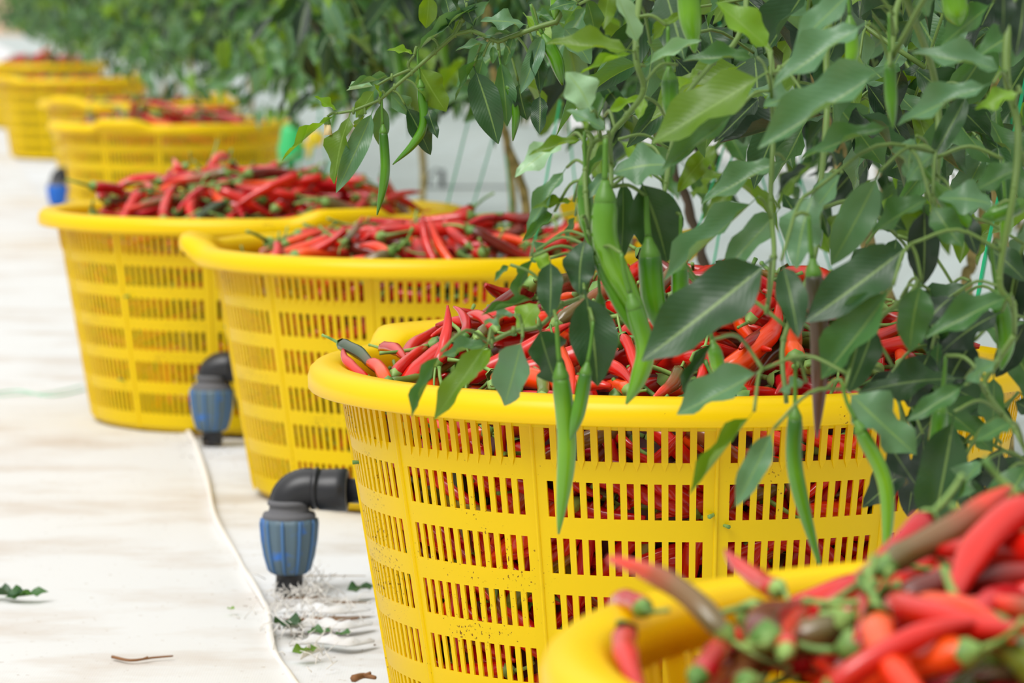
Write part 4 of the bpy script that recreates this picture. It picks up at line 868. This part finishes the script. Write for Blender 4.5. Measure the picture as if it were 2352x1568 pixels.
for (a, b_, w_) in (((650, 1422), (850, 1416), .007), ((760, 1382), (850, 1384), .006), ((430, 1000), (500, 996), .012), ((640, 1375), (760, 1370), .006)):
    p, q = gnd(*a, .0016), gnd(*b_, .0016); V = []
    for i in range(9):
        c = p.lerp(q, i / 8); h_ = w_ * math.sin(PI * (i + .3) / 8.6) * random.uniform(.6, 1.1); V += [c + Vector((0, -h_, 0)), c + Vector((0, h_, .0004))]
    slit.add(V, [(i * 2, i * 2 + 2, i * 2 + 3, i * 2 + 1) for i in range(8)])
o = ob('bare_soil', slit.mesh('bare_soil', mat('bare_soil', lin(112, 86, 60), .95))); o['kind'] = 'stuff'; o['label'] = 'brown soil showing through slits in the cloth'; o['category'] = 'soil'
# frayed threads and dirt crumbs: uncountable
b = MB()
for q in range(260):
    p = gnd(random.gauss(705, 55), random.gauss(1420, 40), .0); 
    if q < 90: p = gnd(random.gauss(700, 26), random.gauss(1352, 14), .0)
    a = random.uniform(0, 6.28); L = random.uniform(.006, .022); up = random.uniform(.1, 1.4)
    e = p + Vector((math.cos(a), math.sin(a), up)).normalized() * L; b.tube([p, (p + e) / 2 + Vector((random.uniform(-.003, .003), 0, .002)), e], [.0006, .0005, .0003], 4)
o = ob('frayed_threads', b.mesh('frayed_threads', WHITET)); o['kind'] = 'stuff'; o['label'] = 'frayed white threads round the slit by the pipe elbow'; o['category'] = 'threads'
b = MB()
for q in range(700):
    k = q % 4; cx, cy, sx, sy = ((470, 1010, 30, 40), (490, 1000, 40, 14), (690, 1385, 60, 22), (720, 1440, 60, 30))[k]
    p = gnd(random.gauss(cx, sx), random.gauss(cy, sy), .001); s = random.uniform(.0007, .0024); 
    V = [p + Vector((random.uniform(-s, s), random.uniform(-s, s), random.uniform(0, s))) for _ in range(4)]; b.add(V, [(0, 1, 2), (0, 2, 3), (0, 3, 1), (1, 3, 2)])
o = ob('dirt_crumbs', b.mesh('dirt_crumbs', mat('dirt', lin(120, 100, 80), .9), False)); o['kind'] = 'stuff'; o['label'] = 'brown dirt crumbs along the seam of the cloth'; o['category'] = 'dirt'
# dark drip pots on the grey film far behind
for px, py, d, lab in ((1150, 478, 8.6, 'dark drip stake on the grey film left of the thin stem'), (1016, 384, 11.5, 'blurred dark drip stake on grey film above the second basket'), (2190, 700, 6.6, 'curved dark drip stake at the right between the leaves')):
    g = at(px, py, d); g.z = 0; b = MB(); b.tube([(0, 0, -.004), (0, 0, .06)], .008, 10); b.tube([(0, 0, .05), (-.02, 0, .062), (-.04, 0, .04), (-.045, 0, .0)], .004, 8); b.tube([(-.045, 0, .004), (.25, .02, .004)], .005, 8)
    o = ob('drip_stake', b.mesh('drip_stake', BLACKP)); o.location = g; o['label'] = lab; o['category'] = 'irrigation stake'

# ---------------------------------------------------------------- chillies: which ones show, then objects for those and one mass for the rest
print('peppers', len(PEP))
ALLM = [PM[c] for c in COLS]
items = []; face_id = []
for n, p in enumerate(PEP): items.append((p['v'], p['M'], 0)); face_id += [n] * len(LO[p['v']][0][1])
face_id = np.array(face_id)
from mathutils.bvhtree import BVHTree
pm = merged('probe', items, [a for a, s in LO], [ALLM[0]]); bpy.context.view_layer.update()
soupV, soupF = [], []; off = 0; pc = {}
def soup(me, M=None):
    global off
    if me.name not in pc:
        co = np.empty(len(me.vertices) * 3, np.float32); me.vertices.foreach_get('co', co); pc[me.name] = (co.reshape(-1, 3).astype(float), [tuple(p.vertices) for p in me.polygons])
    co, fs = pc[me.name]
    if M is not None: A = np.array(M); co = co @ A[:3, :3].T + A[:3, 3]
    soupV.extend(map(tuple, co)); soupF.extend([tuple(i + off for i in f) for f in fs] if off else fs); off += len(co)
soup(pm)
for o in list(C.objects):
    if o.type == 'MESH' and o.name.split('.')[0] in ('leaf', 'body', 'rim', 'handle', 'green_chili', 'dark_chili', 'socket', 'nut'):
        if o.name.startswith('leaf') and o.matrix_world.translation.y > 3.2: continue
        soup(o.data, o.matrix_world)
tree = BVHTree.FromPolygons(soupV, soupF); NP_ = len(face_id)
hits = {}; org = Vector((0, 0, HC))
for py in range(100, 1568, 4):
    for px in range(0, 2352, 4):
        d = (CR @ Vector(((px - 1176) / F, (784 - py) / F, -1.0))).normalized()
        loc, nr, fi, ds = tree.ray_cast(org, d)
        if fi is not None and fi < NP_: hits.setdefault(int(face_id[fi]), []).append((px, py))
bpy.data.meshes.remove(pm); del soupV, soupF, tree
order = sorted(hits, key=lambda k: -len(hits[k])); green = {'olive green', 'dark green', 'half-ripe brown'}
take = []; nr_, ng_ = 0, 0
for k in order:
    if PEP[k]['c'] in green:
        if ng_ < 110: take.append(k); ng_ += 1
    elif nr_ < 300: take.append(k); nr_ += 1
    if nr_ >= 300 and ng_ >= 110: break
def zone(p, h):
    i = p['b']; mx = np.mean([a for a, _ in h]); my = np.mean([b for _, b in h]); cx = BASK[i][0]; Rp = RO * F / BASK[i][1]; u = (mx - cx) / Rp
    if i == 0: u = (mx - 1780) / 560
    if p['w'] == 'slots':
        return ('behind %s slots' % ('left' if u < -.33 else 'middle' if u < .33 else 'right')), mx, my
    return ('at left rim' if u < -.62 else 'on left slope' if u < -.22 else 'on middle' if u < .22 else 'on right slope' if u < .6 else 'at right rim'), mx, my
def ordn(k, n):
    if n == 2: return ('left one', 'right one')[k]
    w_ = ['leftmost', 'second', 'third', 'fourth', 'fifth', 'sixth', 'seventh', 'eighth', 'ninth', 'tenth', 'eleventh', 'twelfth', 'thirteenth', 'fourteenth', 'fifteenth']
    if k == 0: return 'leftmost of %d' % n
    if k == n - 1: return 'rightmost of %d' % n
    return '%s of %d from left' % (w_[min(k, 14)], n)
info = {}
for k in take:
    p = PEP[k]; z, mx, my = zone(p, hits[k]); B0 = p['M'].translation; T0 = B0 + p['M'].col[0].xyz; u0, v0 = proj(B0); u1, v1 = proj(T0); dx, dy = u1 - u0, v1 - v0
    lie = 'tip up' if dy < -abs(dx) else 'tip down' if dy > abs(dx) else 'tip left' if dx < 0 else 'tip right'
    info.setdefault((p['b'], p['c'], lie, z), []).append((mx, k))
LABEL = {}
for (bi, c, lie, z), l in info.items():
    l.sort()
    for j, (mx, k) in enumerate(l):
        t = '%s chilli, %s, %s of %s' % (c, lie, z, NICK[bi])
        LABEL[k] = t + ('' if len(l) == 1 else ', ' + ordn(j, len(l)))
tk = set(take)
for k in take:
    p = PEP[k]; bm_, sm_ = chili_meshes(p['v'], p['c']); g = p['c'] in green
    o = ob('green_chili_pepper' if g else 'red_chili_pepper', bm_); o.matrix_world = p['M']; o['label'] = LABEL[k]; o['category'] = 'chili'
    o['group'] = ('unripe' if g else 'ripe') + ' chillies in the ' + NICK[p['b']]
    if p['w'] == 'heap' or len(hits[k]) > 3:
        s_ = ob('stem', sm_, o)
arr = []; its = []
for j in range(8):
    (V, Fc, UV), (SV, SF) = LO[j]; arr.append((V, Fc, UV))
for j in range(8):
    (V, Fc, UV), (SV, SF) = LO[j]; arr.append((SV, SF, np.full((len(SV), 2), .5)))
for k, p in enumerate(PEP):
    if k in tk: continue
    its.append((p['v'], p['M'], COLS.index(p['c']))); its.append((p['v'] + 8, p['M'], 7))
me = merged('chili_mass', its, arr, ALLM + [STEMM])
core = MB()  # added solid filler against light leaks, shade of the gaps in its dark colour
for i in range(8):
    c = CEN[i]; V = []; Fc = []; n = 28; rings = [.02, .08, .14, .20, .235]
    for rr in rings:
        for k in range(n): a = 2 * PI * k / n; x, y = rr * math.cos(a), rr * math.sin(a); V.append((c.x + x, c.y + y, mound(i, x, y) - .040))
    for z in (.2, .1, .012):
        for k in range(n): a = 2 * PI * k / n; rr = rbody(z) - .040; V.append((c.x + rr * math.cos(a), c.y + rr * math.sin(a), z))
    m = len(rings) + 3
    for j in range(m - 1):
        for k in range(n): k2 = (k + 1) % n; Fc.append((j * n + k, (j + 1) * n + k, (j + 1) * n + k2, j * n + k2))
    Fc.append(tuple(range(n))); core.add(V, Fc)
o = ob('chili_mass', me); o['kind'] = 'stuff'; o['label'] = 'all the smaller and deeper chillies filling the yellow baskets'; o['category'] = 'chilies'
cm = core.mesh('shade_core', mat('shaded_skin', lin(70, 20, 14), .5)); co = ob('shade_core', cm, o); co['kind'] = 'stuff'
print('objects', len(bpy.data.objects))
